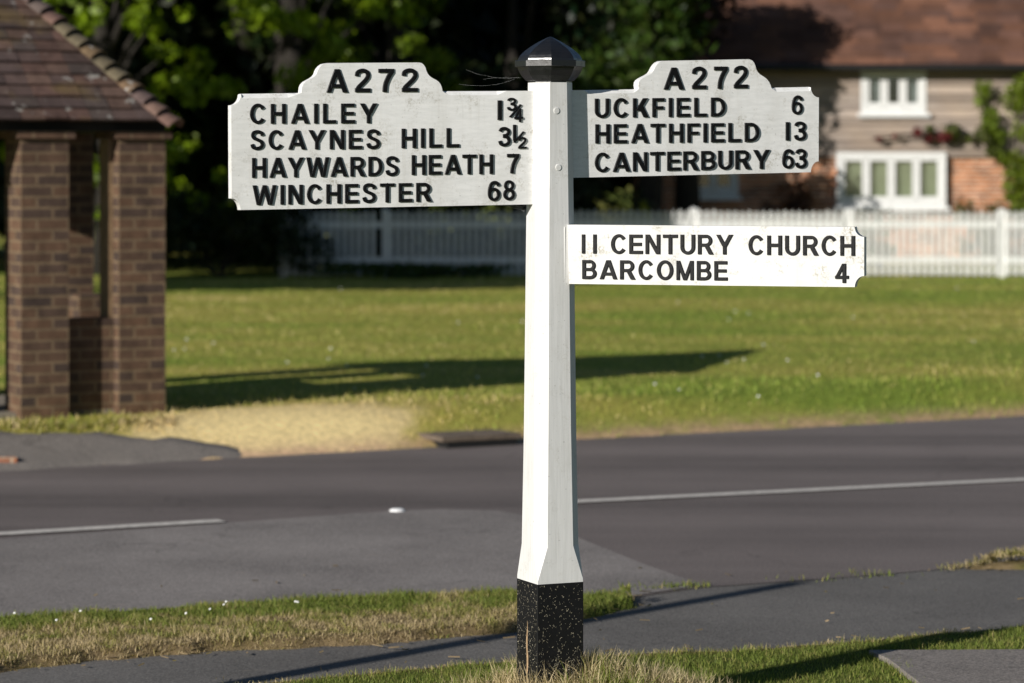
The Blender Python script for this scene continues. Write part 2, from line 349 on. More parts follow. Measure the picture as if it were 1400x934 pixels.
# apron of tarmac in front of the shelter
ap = [(-300, 590), (0, 594), (130, 596), (200, 598), (250, 604), (300, 612), (330, 621), (240, 633), (120, 642), (0, 650), (-300, 668)]
b = MB(); pv = [Gt(px, py) for px, py in ap]; cx_, cy_ = np.mean(pv, axis=0)
def apz(p): return float(terrain(np.array([p[0]]), np.array([p[1]]))[0])+.012
grid = []
P0, P1 = np.array(pv)[:, 0], np.array(pv)[:, 1]
axx = np.arange(-9, P0.max()+.05, .12); ayy = np.arange(P1.min()-.2, P1.max()+.3, .12); gxx, gyy = np.meshgrid(axx, ayy)
pp = np.stack([gxx.ravel(), gyy.ravel()], 1); sd = sdist(pp, pv)+(fbm(pp[:, 0], pp[:, 1], 5, 31)-.5)*.15
zz = np.maximum(terrain(pp[:, 0], pp[:, 1])+.012, .006)-sst(-sd/.12)*.1; nn = len(axx)
ff = [(r*nn+c, r*nn+c+1, (r+1)*nn+c+1, (r+1)*nn+c) for r in range(len(ayy)-1) for c in range(nn-1) if sd[r*nn+c] > -.3]
tag(np_mesh('pavement', np.column_stack([pp, zz]), np.array(ff), M['apron'], smooth=True), kind='structure')
# concrete slab at the lower right
b = MB(); top = [(p[0], p[1], .062) for p in slab_poly]; bot = [(p[0], p[1], -.05) for p in slab_poly]; b.loft([bot[::-1], top[::-1]]); tag(b.build('paving_slab', M['slab']), kind='structure')
# driveway inlet
def gully():
    c = Vector(G(660, 611)+(0,)); u = Vector((math.cos(R(29)), math.sin(R(29)), 0)); v = Vector((-u.y, u.x, 0))
    t = empty('kerb_inlet', c, 'low concrete kerb block with a dark drain slot beside the road', 'kerb drain')
    b = MB(); b.box(c+v*.20+Vector((0, 0, .062)), (.62, .40, .032), u, v)
    b.build('cover', M['gully_stone'], t)
    b = MB(); b.box(c+v*.20+Vector((0, 0, .024)), (.54, .385, .052), u, v); b.build('slot', M['void'], t)
gully()

# ------------------------------------------------------------------ grass blades
def blades(name, x, y, h, wd, c, lean=.6, seg=True, zoff=-.005):
    n = len(x); lean = lean*(1+.6*(c[:, 0] > c[:, 1])); z = terrain(x, y)+zoff; a = rng.uniform(0, 2*math.pi, n); la = rng.uniform(0, 2*math.pi, n); L = np.minimum(rng.uniform(.1, 1, n)*lean, .97)*h
    dx, dy = np.cos(a)*wd/2, np.sin(a)*wd/2; lx, ly = np.cos(la)*L, np.sin(la)*L
    hz = np.sqrt(np.maximum(h*h-L*L, (h*.12)**2))
    if seg:
        V = np.stack([np.stack([x-dx, y-dy, z], 1), np.stack([x+dx, y+dy, z], 1), np.stack([x+dx*.8+lx*.35, y+dy*.8+ly*.35, z+hz*.6], 1), np.stack([x-dx*.8+lx*.35, y-dy*.8+ly*.35, z+hz*.6], 1), np.stack([x+lx, y+ly, z+hz], 1)], 1).reshape(-1, 3)
        i = np.arange(n)*5; Fc = np.concatenate([np.stack([i, i+1, i+2], 1), np.stack([i, i+2, i+3], 1), np.stack([i+3, i+2, i+4], 1)]); k = 5
    else:
        V = np.stack([np.stack([x-dx, y-dy, z], 1), np.stack([x+dx, y+dy, z], 1), np.stack([x+lx, y+ly, z+hz], 1)], 1).reshape(-1, 3); i = np.arange(n)*3; Fc = np.stack([i, i+1, i+2], 1); k = 3
    C = np.repeat(c, k, axis=0)
    return np_mesh(name, V, Fc, M['blade'], C)
def blade_col(x, y, boost=1.0, drybias=0.0):
    dry, bare = zones(x, y); d = np.clip(dry+drybias+rng.normal(0, .22, len(x)), 0, 1); n = len(x)
    g = np.array([.17, .22, .040])*rng.uniform(.55, 1.35, (n, 1)); o = np.array([.38, .33, .11])*rng.uniform(.6, 1.3, (n, 1)); s = np.array([.62, .49, .29])*rng.uniform(.45, 1.2, (n, 1))
    c = mixc(g, o, np.clip(d*1.9, 0, 1)); c = mixc(c, s, sst((d-.42)*2.6)); return c*boost
def inside(poly, x, y): return sdist(np.stack([x, y], 1), poly)
# near verge behind the post
n = 420000; x = rng.uniform(-2.4, 3.4, n); y = rng.uniform(9.3, 13.6, n); s = inside(verge, x, y); sl_ = inside(slab_poly, x, y); k = (s > .0) & (sl_ < .03+fbm(x, y, 6, 91)*.12-.03) & (abs(x) < y*.19+.2); x, y = x[k], y[k]
hn = fbm(x, y, 7, 41); tag(blades('verge_grass', x, y, rng.uniform(.008, .036, len(x))*(.35+hn*1.2), rng.uniform(.0015, .0038, len(x)), blade_col(x, y), 1.1), 'short green turf on the near verge around the signpost', 'grass', kind='stuff')
n = 420000; x = rng.uniform(-3, .7, n); y = rng.uniform(10.2, 13.9, n); s = inside(island, x, y); k = s > -.03; x, y = x[k], y[k]
hn = fbm(x, y, 6, 43); tag(blades('island_grass', x, y, rng.uniform(.008, .040, len(x))*(.3+hn*1.3), rng.uniform(.0016, .004, len(x)), blade_col(x, y), 1.2), 'strip of half dried grass between the path and the road', 'grass', kind='stuff')
# tall dry tuft around the post
n = 17000; r = np.sqrt(rng.uniform(0, 1, n)); a = rng.uniform(0, 2*math.pi, n); x = PX+.14+r*.58*np.cos(a); y = PY+r*.42*np.sin(a)
k = ~((abs((x-PX)*math.cos(R(24))+(y-PY)*math.sin(R(24))) < .09) & (abs(-(x-PX)*math.sin(R(24))+(y-PY)*math.cos(R(24))) < .09)); x, y = x[k], y[k]
rr = np.hypot((x-PX-.14)/.58, (y-PY)/.42); d = rng.uniform(0, 1, len(x)); cl = fbm(x, y, 8, 55)
g = np.array([.20, .25, .04])*rng.uniform(.6, 1.3, (len(x), 1)); st = np.array([.70, .57, .35])*rng.uniform(.4, 1.15, (len(x), 1)); c = mixc(st, g, sst((cl-.58)*5+d-.5))
tag(blades('dry_tuft', x, y, rng.uniform(.04, .14, len(x))*(1.15-rr*.5)*(.7+cl*.6), rng.uniform(.002, .0045, len(x)), c, 1.0), 'tuft of long straw coloured grass around the foot of the signpost', 'grass', kind='stuff')
# right wedge + weeds in the crack
pts = []
for (px, py, sp, q) in [(1300, 777, 8, 60), (1335, 774, 14, 260), (1370, 773, 18, 500), (1410, 770, 25, 600), (1187, 787, 25, 60), (900, 805, 22, 70), (918, 803, 8, 90), (944, 802, 8, 90), (965, 801, 4, 20), (1100, 793, 30, 30), (858, 826, 5, 60)]:
    for _ in range(q): pts.append(G(px+rnd.gauss(0, sp), py-rnd.gauss(0, 1.5)+(0)))
x, y = np.array(pts).T; tag(blades('crack_weeds', x, y, rng.uniform(.012, .05, len(x)), rng.uniform(.003, .007, len(x)), blade_col(x, y, 1.0, -.0), .8, zoff=.03), 'small weeds growing in the joint between path and road', 'weeds', kind='stuff')
# the green beyond the road
n = 150000; t_ = rng.uniform(0, 1, n)**1.6; y = 18.2+t_*27; x = rng.uniform(-1, 1, n)*(y*.185+.6); df = dfar(x, y); u28 = (math.cos(R(28)), math.sin(R(28)))
apd = sdist(np.stack([x, y], 1), pv); k = (df > .05) & (apd < -.02); x, y, df = x[k], y[k], df[k]
hn = fbm(x, y, 1.6, 61); hs = np.where(df < 2.0, 1.35, .8)
dr, br = zones(x, y); k = rng.uniform(0, 1, len(x)) > br*.7; x, y, hn, hs, df = x[k], y[k], hn[k], hs[k], df[k]
k = rng.uniform(0, 1, len(x)) > patch_mask(x, y)*.82; x, y, hn, hs, df = x[k], y[k], hn[k], hs[k], df[k]; hs = hs*(1-.6*patch_mask(x, y))
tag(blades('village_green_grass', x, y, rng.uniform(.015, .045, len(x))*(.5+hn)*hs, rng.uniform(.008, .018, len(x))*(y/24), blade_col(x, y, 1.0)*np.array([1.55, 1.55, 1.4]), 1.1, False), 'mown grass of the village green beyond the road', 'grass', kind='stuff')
pts = []
for _ in range(700):
    px = rnd.uniform(-60, 240); py = 588+rnd.gauss(0, 5)-(6 if px > 150 else 0); pts.append(Gt(px, py-4))
x, y = np.array(pts).T; tag(blades('shelter_weeds', x, y, rng.uniform(.02, .07, len(x)), rng.uniform(.008, .014, len(x)), blade_col(x, y, 1.1), .9, zoff=.0), 'weeds growing along the foot of the brick shelter', 'weeds', kind='stuff')
# dry bits lying on the path and along the edges of the turf
n = 2600; x = rng.uniform(-2.2, 2.8, n); y = rng.uniform(10.4, 14.2, n); P_ = np.stack([x, y], 1); si = sdist(P_, island); sv = sdist(P_, verge); sw = sdist(P_, wedge)
near_e = np.maximum(np.maximum(si, sv), sw); k = (near_e < .0) & (rng.uniform(0, 1, n) < np.exp(near_e/.10)*.9+.035); x, y = x[k], y[k]; m_ = len(x); an = rng.uniform(0, 6.28, m_); L = rng.uniform(.004, .028, m_); wd = rng.uniform(.001, .0035, m_); zz = np.full(m_, .006)
dx, dy, qx, qy = np.cos(an)*L, np.sin(an)*L, -np.sin(an)*wd, np.cos(an)*wd
V = np.stack([np.stack([x-dx-qx, y-dy-qy, zz], 1), np.stack([x+dx-qx, y+dy-qy, zz+.003], 1), np.stack([x+dx+qx, y+dy+qy, zz+.008], 1), np.stack([x-dx+qx, y-dy+qy, zz+.004], 1)], 1).reshape(-1, 3); i = np.arange(m_)*4
cc = np.array([.46, .34, .20])*rng.uniform(.35, 1.2, (m_, 1)); tag(np_mesh('path_litter', V, np.stack([i, i+1, i+2, i+3], 1), M['blade'], np.repeat(cc, 4, axis=0)), 'dry grass bits and crumbs lying on the path beside the turf', 'litter', kind='stuff')
# daisies
def daisies(name, spots, label, r=.012):
    b = MB()
    for X, Y in spots:
        z0 = float(terrain(np.array([X]), np.array([Y]))[0])+rnd.uniform(.025, .05); tx, ty = rnd.uniform(-.5, .2), rnd.uniform(-.9, -.3); n = Vector((tx, ty, .7)).normalized(); a = n.orthogonal().normalized(); c = n.cross(a); p = Vector((X, Y, z0))
        vs = [p+n*.003]+[p+(a*math.cos(j*math.pi/6)+c*math.sin(j*math.pi/6))*r*(1 if j % 2 else .75) for j in range(12)]
        b.add(vs, [(0, 1+j, 1+(j+1) % 12) for j in range(12)])
    tag(b.build(name, M['daisy']), label, 'flowers', kind='stuff')
daisies('daisies', [G(p[0], p[1]+11, .05) for p in [(77, 846), (206, 846), (287, 826), (309, 821), (404, 819), (254, 835), (306, 822), (407, 817), (110, 828), (20, 833)]], 'scattered white daisies in the island grass', .006)
sp = [];
for _ in range(80):
    Y = 21.5+rnd.random()**1.5*18; X = rnd.uniform(-.17, .18)*Y
    if dfar(X, Y) > .5 and fbm(np.array([X]), np.array([Y]), .5, 77)[0] > .5: sp.append((X, Y))
daisies('green_daisies', sp, 'scattered white daisies on the village green', .010)

# ------------------------------------------------------------------ the fingerpost
def post():
    root = empty('fingerpost', (PX, PY, 0), 'white wooden fingerpost with black base, black finial and three lettered arms', 'signpost')
    ca, sa = math.cos(R(24)), math.sin(R(24)); e1 = Vector((ca, sa, 0)); e2 = Vector((-sa, ca, 0)); C = Vector((PX, PY, 0))
    def ring(fl, c, z):
        h = fl/2; q = [(h, -h+c), (h, h-c), (h-c, h), (-h+c, h), (-h, h-c), (-h, -h+c), (-h+c, -h), (h-c, -h)]
        return [C+e1*a+e2*b+Vector((0, 0, z)) for a, b in q]
    zb = CH-(793-HY)/400.
    b = MB(); b.loft([ring(.171, .0006, z) for z in (-.15, .15, .35, zb)], True, False); base = b.build('painted_base', M['black_base'], root)
    b = MB(); b.loft([ring(.170, .0008, zb), ring(.170, .0012, zb+.012), ring(.169, .037, .657), ring(.158, .037, 1.05), ring(.147, .037, 1.69), ring(.137, .037, 2.232)])
    po = b.build('post', M['post_white'], root)
    for (px, py) in ((760.5, 152), (763, 229)):
        X, Z = (px-CX)/400, CH-(py-HY)/400; b = MB(); n = Vector((sa, -ca, 0))
        fl = .147-(Z-1.69)/(2.232-1.69)*.010; p = C+n*fl/2; p = p+e1*((X-p.x)/ca); p.z = Z
        b.tube([p-n*.002, p+n*.0014, p+n*.0024], [.0115, .0115, .0095], 14); b.build('bolt_head', M['post_white'], root)
    # clippings stuck to the base, and the split in the wood
    b = MB()
    for face in range(2):
        nrm, tan_ = (Vector((sa, -ca, 0)), e1) if face == 0 else (Vector((-ca, -sa, 0)), e2)
        for _ in range(620 if face == 0 else 560):
            s = rnd.uniform(-.083, .083); zz = .12+(rnd.random()**1.35)*(zb-.125)
            if face == 0 and rnd.random() < .35: zz = .12+rnd.random()*.16
            p = C+nrm*(.0862)+tan_*s+Vector((0, 0, zz)); L = rnd.uniform(.0006, .0040); an = rnd.gauss(math.pi/2, .8); wd = rnd.uniform(.0004, .0009)
            d = (tan_*math.cos(an)+Vector((0, 0, 1))*math.sin(an))*L; q = (tan_*-math.sin(an)+Vector((0, 0, 1))*math.cos(an))*wd
            b.add([p-d-q, p+d-q, p+d*1.1+nrm*.001+q, p-d+q], [(0, 1, 2, 3)])
    b.build('grass_clippings', M['straw'], root, kind='stuff')
    nrm = Vector((-ca, -sa, 0)); b = MB(); zs = np.linspace(.17, .40, 14); L_, R_ = [], []
    for i, zz in enumerate(zs):
        wd = .0065*math.sin(math.pi*min(1, (i+.4)/14))+rnd.uniform(-.001, .001); cxx = -.002+.003*math.sin(i*.9); L_.append(C+nrm*.0868+e2*(cxx-wd)+Vector((0, 0, zz))); R_.append(C+nrm*.0868+e2*(cxx+wd)+Vector((0, 0, zz)))
    b.add(L_+R_, [(i, i+1, 14+i+1, 14+i) for i in range(13)]); b.build('wood_split', M['split_wood'], root)
    # finial
    def oct_(r, z): return [C+Vector((math.cos(a), math.sin(a), 0))*r+Vector((0, 0, z)) for a in [R(-90+1.5+45*k) for k in range(8)]]
    px = lambda r, y: (r/400., CH-(y-HY)/400.)
    b = MB(); prof = [(28.5, 116.5), (29.5, 115.5), (29.5, 111.5), (33, 110.5), (39, 104), (43, 97), (45, 91.6)]; b.loft([oct_(*px(*p)) for p in prof]); fin = b.build('finial', M['black_gloss'], root)
    b = MB(); b.loft([oct_(*px(*p)) for p in [(47, 91.8), (48, 91.2), (48, 83.6), (47.2, 82.9)]]); b.build('rim', M['black_gloss'], fin)
    b = MB(); b.loft([oct_(*px(*p)) for p in [(44, 83.2), (43.6, 80.7), (41.2, 76.3), (37.5, 72.4), (32.5, 68.2), (27, 64.3), (21.5, 60.8), (15.5, 57.3), (9, 54), (4, 51.6), (1.5, 50.6), (.3, 50.3)]]); b.build('dome', M['black_gloss'], fin)
    return root
fp = post()

# --- glyphs: strips of quads in a box one cap height tall
s_, t_w = .195, .165
def para(xt, xb, w, yt=1., yb=0.): return ([(xb, yb), (xt, yt)], [(xb+w, yb), (xt+w, yt)])
def rect(x0, x1, y0, y1): return ([(x0, y0), (x0, y1)], [(x1, y0), (x1, y1)])
def arc(cx, cy, rx, ry, a0, a1, wx=s_, wy=t_w, n=18):
    A = [R(a0+(a1-a0)*i/n) for i in range(n+1)]
    return ([(cx+rx*math.cos(a), cy+ry*math.sin(a)) for a in A], [(cx+(rx-wx)*math.cos(a), cy+(ry-wy)*math.sin(a)) for a in A])
def path(P, w):
    Q = []; P = [P[0]]+P+[P[-1]]
    for i in range(1, len(P)-2):
        for k in range(5):
            t = k/5; Q.append(tuple(.5*((2*P[i][j])+(-P[i-1][j]+P[i+1][j])*t+(2*P[i-1][j]-5*P[i][j]+4*P[i+1][j]-P[i+2][j])*t*t+(-P[i-1][j]+3*P[i][j]-3*P[i+1][j]+P[i+2][j])*t**3) for j in (0, 1)))
    Q.append(P[-1]); L, Rr = [], []
    for i, q in enumerate(Q):
        a, b = Q[max(0, i-1)], Q[min(len(Q)-1, i+1)]; d = math.hypot(b[0]-a[0], b[1]-a[1]) or 1; nx_, ny_ = -(b[1]-a[1])/d*w/2, (b[0]-a[0])/d*w/2
        L.append((q[0]+nx_, q[1]+ny_)); Rr.append((q[0]-nx_, q[1]-ny_))
    return (L, Rr)
GL = {
 'I': (s_, [rect(0, s_, 0, 1)]), 'H': (.76, [rect(0, s_, 0, 1), rect(.76-s_, .76, 0, 1), rect(.1, .66, .42, .59)]),
 'L': (.66, [rect(0, s_, 0, 1), rect(.1, .66, 0, t_w)]), 'E': (.70, [rect(0, s_, 0, 1), rect(.1, .70, 0, t_w), rect(.1, .68, 1-t_w, 1), rect(.1, .64, .42, .58)]),
 'F': (.64, [rect(0, s_, 0, 1), rect(.1, .64, 1-t_w, 1), rect(.1, .58, .41, .57)]),
 'A': (.92, [para(.35, 0, .215), para(.355, .705, .215), rect(.2, .72, .20, .355)]),
 'Y': (.88, [rect(.345, .54, 0, .46), para(0, .33, .225, 1, .40), para(.655, .325, .225, 1, .40)]),
 'W': (1.24, [para(0, .215, .2), para(.52, .235, .2), para(.52, .80, .2), para(1.04, .825, .2)]),
 'N': (.76, [rect(0, s_-.01, 0, 1), rect(.77-s_, .76, 0, 1), para(0, .54, .22)]), 'M': (.90, [rect(0, .18, 0, 1), rect(.72, .90, 0, 1), para(0, .355, .19), para(.71, .355, .19)]),
 'K': (.82, [rect(0, s_, 0, 1), para(.53, .13, .26, 1, .34), para(.27, .56, .26, .62, 0)]), 'T': (.76, [rect(0, .76, 1-t_w, 1), rect(.38-s_/2, .38+s_/2, 0, .9)]),
 'U': (.76, [rect(0, s_, .34, 1), rect(.76-s_, .76, .34, 1), arc(.38, .355, .38, .375, 180, 360)]),
 'D': (.76, [rect(0, s_, 0, 1), rect(.1, .34, 1-t_w, 1), rect(.1, .34, 0, t_w), arc(.33, .5, .43, .5, -90, 90)]),
 'B': (.75, [rect(0, s_, 0, 1), rect(.1, .42, 1-t_w, 1), rect(.1, .42, .43, .585), rect(.1, .42, 0, t_w), arc(.41, .7175, .29, .2825, -90, 90, .18, .155), arc(.41, .2925, .34, .2925, -90, 90, .185, .16)]),
 'R': (.80, [rect(0, s_, 0, 1), rect(.1, .44, 1-t_w, 1), rect(.1, .44, .395, .55), arc(.43, .6975, .31, .3025, -90, 90, .185, .16), para(.31, .56, .245, .47, 0)]),
 'C': (.80, [arc(.41, .5, .41, .52, 36, 324, s_, t_w, 30)]), 'O': (.86, [arc(.43, .5, .43, .52, 0, 360, s_, t_w, 36)]),
 'S': (.70, [path([(.615, .735), (.56, .87), (.35, .935), (.155, .87), (.115, .73), (.19, .60), (.36, .515), (.54, .42), (.605, .27), (.53, .12), (.34, .065), (.14, .12), (.075, .285)], .178)]),
 '2': (.66, [path([(.085, .69), (.12, .85), (.32, .93), (.51, .86), (.55, .70), (.46, .53), (.28, .34), (.14, .19), (.09, .05)], .178), rect(0, .66, 0, t_w)]),
 '3': (.64, [path([(.08, .77), (.15, .89), (.31, .935), (.49, .87), (.53, .73), (.44, .59), (.24, .545)], .17), path([(.24, .53), (.46, .48), (.555, .3), (.49, .13), (.3, .065), (.13, .12), (.07, .28)], .17)]),
 '4': (.70, [para(.36, 0, .19, 1, .30), rect(.37, .56, 0, 1), rect(0, .70, .215, .375)]), '6': (.66, [arc(.335, .325, .325, .345, 0, 360, .175, .15, 32), path([(.09, .33), (.105, .60), (.20, .85), (.37, .935), (.52, .88), (.575, .77)], .172)]),
 '7': (.64, [rect(0, .64, .835, 1), path([(.56, .90), (.40, .62), (.29, .32), (.26, -.0)], .19)]), '8': (.66, [arc(.33, .745, .285, .275, 0, 360, .165, .14, 32), arc(.33, .29, .33, .31, 0, 360, .18, .155, 32)]),
 '/': (.55, [path([(.0, .0), (.28, .5), (.55, 1.)], .13)]),
}
class Arm:
    def __init__(s, name, ang, side, outline, thick, depth_off, m, start=None):
        """ang: degrees the arm swings from the picture plane (+ = outer end farther); side -1 left, +1 right"""
        s.d = Vector((math.cos(R(ang)), math.sin(R(ang)), 0))*(1 if side > 0 else 1)
        s.n = Vector((math.sin(R(ang)), -math.cos(R(ang)), 0)); s.O = (start if start else Vector((PX, PY, 0)))+s.n*depth_off
        s.t = thick; b = MB(); front, mid, back = [], [], []; ch = .012
        for (px, py, drop) in outline:
            p = s.un(px, py); q = s.un(px, py+drop) if drop else p
            front.append(q if drop else p-s.n*.0); mid.append(p-s.n*(ch if drop else .0015)); back.append(p-s.n*thick)
        e = .0012; b.loft([front, mid, back], True, True); s.obj = b.build('sign_arm', m, fp)
        s.obj['label'] = name
    def un(s, px, py):
        r = Vector(((px-CX)/F, 1, -(py-HY)/F)); o = Vector((0, 0, CH)); return o+r*((s.O-o).dot(s.n)/r.dot(s.n))
    def glyph(s, ch, x0, x1, yt0, yb0, yt1=None, yb1=None, h=.0045, shear=0):
        yt1 = yt0 if yt1 is None else yt1; yb1 = yb0 if yb1 is None else yb1; W, strips = GL[ch]; b = MB()
        def P(gx, gy, dep):
            fx = gx/W; px = x0+(x1-x0)*fx; yt = yt0+(yt1-yt0)*fx; yb = yb0+(yb1-yb0)*fx
            return s.un(px, yb+(yt-yb)*gy)+s.n*dep
        for k, (L, Rr) in enumerate(strips):
            n = len(L); hh = h+k*.0003; fr_l, fr_r = [], []
            for l, r in zip(L, Rr):
                dx, dy = r[0]-l[0], r[1]-l[1]; m_ = math.hypot(dx, dy) or 1; q = .022/m_
                fr_l.append((l[0]+dx*q, l[1]+dy*q)); fr_r.append((r[0]-dx*q, r[1]-dy*q))
            vs = [P(*p, -.001) for p in L]+[P(*p, -.001) for p in Rr]+[P(*p, hh*.72) for p in L]+[P(*p, hh*.72) for p in Rr]+[P(*p, hh) for p in fr_l]+[P(*p, hh) for p in fr_r]
            fs = []
            for i in range(n-1):
                fs += [(4*n+i, 4*n+i+1, 5*n+i+1, 5*n+i), (i, i+1, 2*n+i+1, 2*n+i), (n+i, 3*n+i, 3*n+i+1, n+i+1), (2*n+i, 2*n+i+1, 4*n+i+1, 4*n+i), (3*n+i, 5*n+i, 5*n+i+1, 3*n+i+1)]
            for i in (0, n-1): fs += [(i, 2*n+i, 3*n+i, n+i), (2*n+i, 4*n+i, 5*n+i, 3*n+i)]
            b.add(vs, fs)
            # fixing pins seen as small domes on the letter
        L, Rr = strips[0]; pins = [0.12, .88] if len(L) == 2 else [.15, .5, .85]
        for f in pins:
            i = min(len(L)-2, int(f*(len(L)-1))); g = f*(len(L)-1)-i; mx = (L[i][0]*(1-g)+L[i+1][0]*g+Rr[i][0]*(1-g)+Rr[i+1][0]*g)/2; my = (L[i][1]*(1-g)+L[i+1][1]*g+Rr[i][1]*(1-g)+Rr[i+1][1]*g)/2
            c = P(mx, my, h); b.tube([c, c+s.n*.0010, c+s.n*.0014], [.0028, .0024, .0012], 8)
        b.build('numeral' if ch in '2346789' else ('fraction_bar' if ch == '/' else 'letter'), M['letter'], s.obj)
    def word(s, txt, x0, x1, yt0, yb0, yt1, yb1):
        cap = (yb0-yt0+yb1-yt1)/2; nat = sum(GL[c][0] for c in txt)*cap; gap = ((x1-x0)-nat)/(len(txt)-1) if len(txt) > 1 else 0; k = 1.0
        if gap < .13*cap and len(txt) > 1: gap = .13*cap; k = ((x1-x0)-gap*(len(txt)-1))/nat
        # kerning: open pairs close up a little
        pair = {'AY': -.10, 'YW': -.04, 'WA': -.10, 'AT': -.10, 'LE': -.0, 'KF': -.02, 'AR': -.02}; ad = [pair.get(txt[i:i+2], 0)*cap for i in range(len(txt)-1)]; extra = -sum(ad)/(len(txt)-1) if len(txt) > 1 else 0
        x = x0
        for i, c in enumerate(txt):
            wpx = GL[c][0]*cap*k; f0, f1 = (x-x0)/(x1-x0), (x+wpx-x0)/(x1-x0)
            s.glyph(c, x, x+wpx, yt0+(yt1-yt0)*f0, yb0+(yb1-yb0)*f0, yt0+(yt1-yt0)*f1, yb0+(yb1-yb0)*f1)
            x += wpx+gap+(ad[i]+extra if i < len(txt)-1 else 0)
def notch(a, b, c, n=7):
    """concave quarter ellipse from a to b whose centre is c"""
    out = []
    for i in range(n+1):
        t = math.pi/2*i/n; out.append((c[0]+(a[0]-c[0])*math.cos(t)+(b[0]-c[0])*math.sin(t), c[1]+(a[1]-c[1])*math.cos(t)+(b[1]-c[1])*math.sin(t), 0))
    return out
# left arm (A272 west)
ol = [(755, 124, 0), (693, 124.3, 0), (680, 124.5, 5.5), (614, 124.7, 5.5), (608, 124.8, 2), (605, 124.5, 0), (604.2, 120, 0), (602.5, 115.6, 0), (599.8, 112), (596.3, 109.4), (591.5, 107), (587.7, 104.2), (584.8, 101), (582.8, 96.5), (581.6, 92.2), (579.3, 88.6), (576.6, 86.4), (573, 85.5), (447.8, 86.3), (443, 87.4), (439.2, 90), (436.4, 93.2), (434.4, 97), (433, 101.2), (430.5, 104.3), (427, 106.8), (423, 109.0), (418.4, 111.5), (414.8, 115.2), (413, 119.5), (412.3, 127.0), (405, 127.3, 2.5), (394, 127.4, 6.2), (331, 128.3, 6.2)]
ol = [p if len(p) == 3 else p+(0,) for p in ol]
ol += notch((329.5, 129.3), (316.2, 144), (316.2, 129.3))+notch((316.8, 271.5), (329, 287.2), (316.8, 287.2))+[(755, 279.0, 0)]
LA = Arm('arm pointing left with A272, CHAILEY, SCAYNES HILL, HAYWARDS HEATH and WINCHESTER', 20, -1, ol, .042, .021, M['arm_white'])
for c, x0, x1 in (('A', 445.8, 475.3), ('2', 485, 506.3), ('7', 517, 538.5), ('2', 549, 571)): LA.glyph(c, x0, x1, 94.6-(x0-445)*.006, 126.4-(x0-445)*.009)
LA.word('CHAILEY', 341.4, 515.5, 142.2, 169.2, 141.4, 168.3); LA.word('SCAYNES', 342.4, 519.2, 178.5, 204.8, 177.2, 203.4); LA.word('HILL', 548.8, 627.6, 176, 202.6, 175, 201.2)
LA.word('HAYWARDS', 344.3, 544.6, 216, 243.1, 213.9, 240.2); LA.word('HEATH', 562.6, 674, 212.1, 239.2, 211, 237.7); LA.word('WINCHESTER', 345, 589.7, 253.5, 280.4, 249.8, 275.4)
LA.glyph('I', 680, 686, 137.3, 164); LA.glyph('3', 693, 706, 134, 151.3); LA.glyph('4', 702.8, 714.8, 148.5, 166.8); LA.glyph('/', 697, 712, 143.0, 160.5, h=.004)
LA.glyph('3', 681.3, 697.8, 174, 200); LA.glyph('I', 701, 705.4, 170.6, 192.5); LA.glyph('2', 708.2, 719.8, 187.4, 203.2); LA.glyph('/', 702.5, 716, 180, 195, h=.004)
LA.glyph('7', 692.9, 709.6, 210.4, 237); LA.glyph('6', 666.5, 683.5, 247.8, 274.6); LA.glyph('8', 687.6, 703.8, 246.9, 273.6)
# right arm (A272 east)
orr = [(745, 123.5), (798, 123.3), (806, 123.1, 5.2), (866, 122.1, 5.2), (871, 121.9, 2), (874, 121.2), (873.1, 117), (873.4, 112.6), (875.4, 109.4), (878.8, 106.9), (883.3, 104.5), (887.8, 102.3), (891.4, 99.8), (893.9, 96.3), (895.8, 92.2), (898.5, 88.2), (901.6, 85.2), (905.5, 83.3), (1024, 81.0), (1028, 82.4), (1031, 85.8), (1032.7, 90), (1034, 94.6), (1036.2, 98.9), (1039.4, 102), (1044, 104.8), (1048.3, 108.1), (1051.4, 112), (1053.4, 116), (1054.6, 120.2), (1057, 120.2, 2), (1062, 119.8, 5.8), (1107.5, 118.9, 5.8)]
orr = [p if len(p) == 3 else p+(0,) for p in orr]
orr += notch((1108.6, 119.6), (1119.6, 133.3), (1119.6, 119.6))+notch((1119.2, 220.7), (1108.6, 235.6), (1119.2, 235.6))+[(745, 244, 0)]
RA = Arm('arm pointing right with A272, UCKFIELD, HEATHFIELD and CANTERBURY', 22, 1, orr[::1], .042, .021, M['arm_white'])
for c, x0, x1, yt, yb in (('A', 907, 935, 92.4, 122.4), ('2', 945.9, 965.6, 91.6, 121.6), ('7', 975.9, 994.6, 91.1, 121.4), ('2', 1003, 1022.2, 90.3, 120.6)): RA.glyph(c, x0, x1, yt, yb)
RA.word('UCKFIELD', 812.9, 991.4, 134.9, 161.0, 133.3, 159.1); RA.word('HEATHFIELD', 813.6, 1037.7, 170, 196.1, 167.8, 193.9); RA.word('CANTERBURY', 812.9, 1052.2, 209.3, 235.4, 204.7, 230.5)
RA.glyph('6', 1082, 1097.3, 131, 156.3); RA.glyph('I', 1073.9, 1079.2, 167, 192); RA.glyph('3', 1085.5, 1102, 166.6, 192); RA.glyph('6', 1069, 1085, 204.4, 230.2); RA.glyph('3', 1086.9, 1102.7, 204, 230)
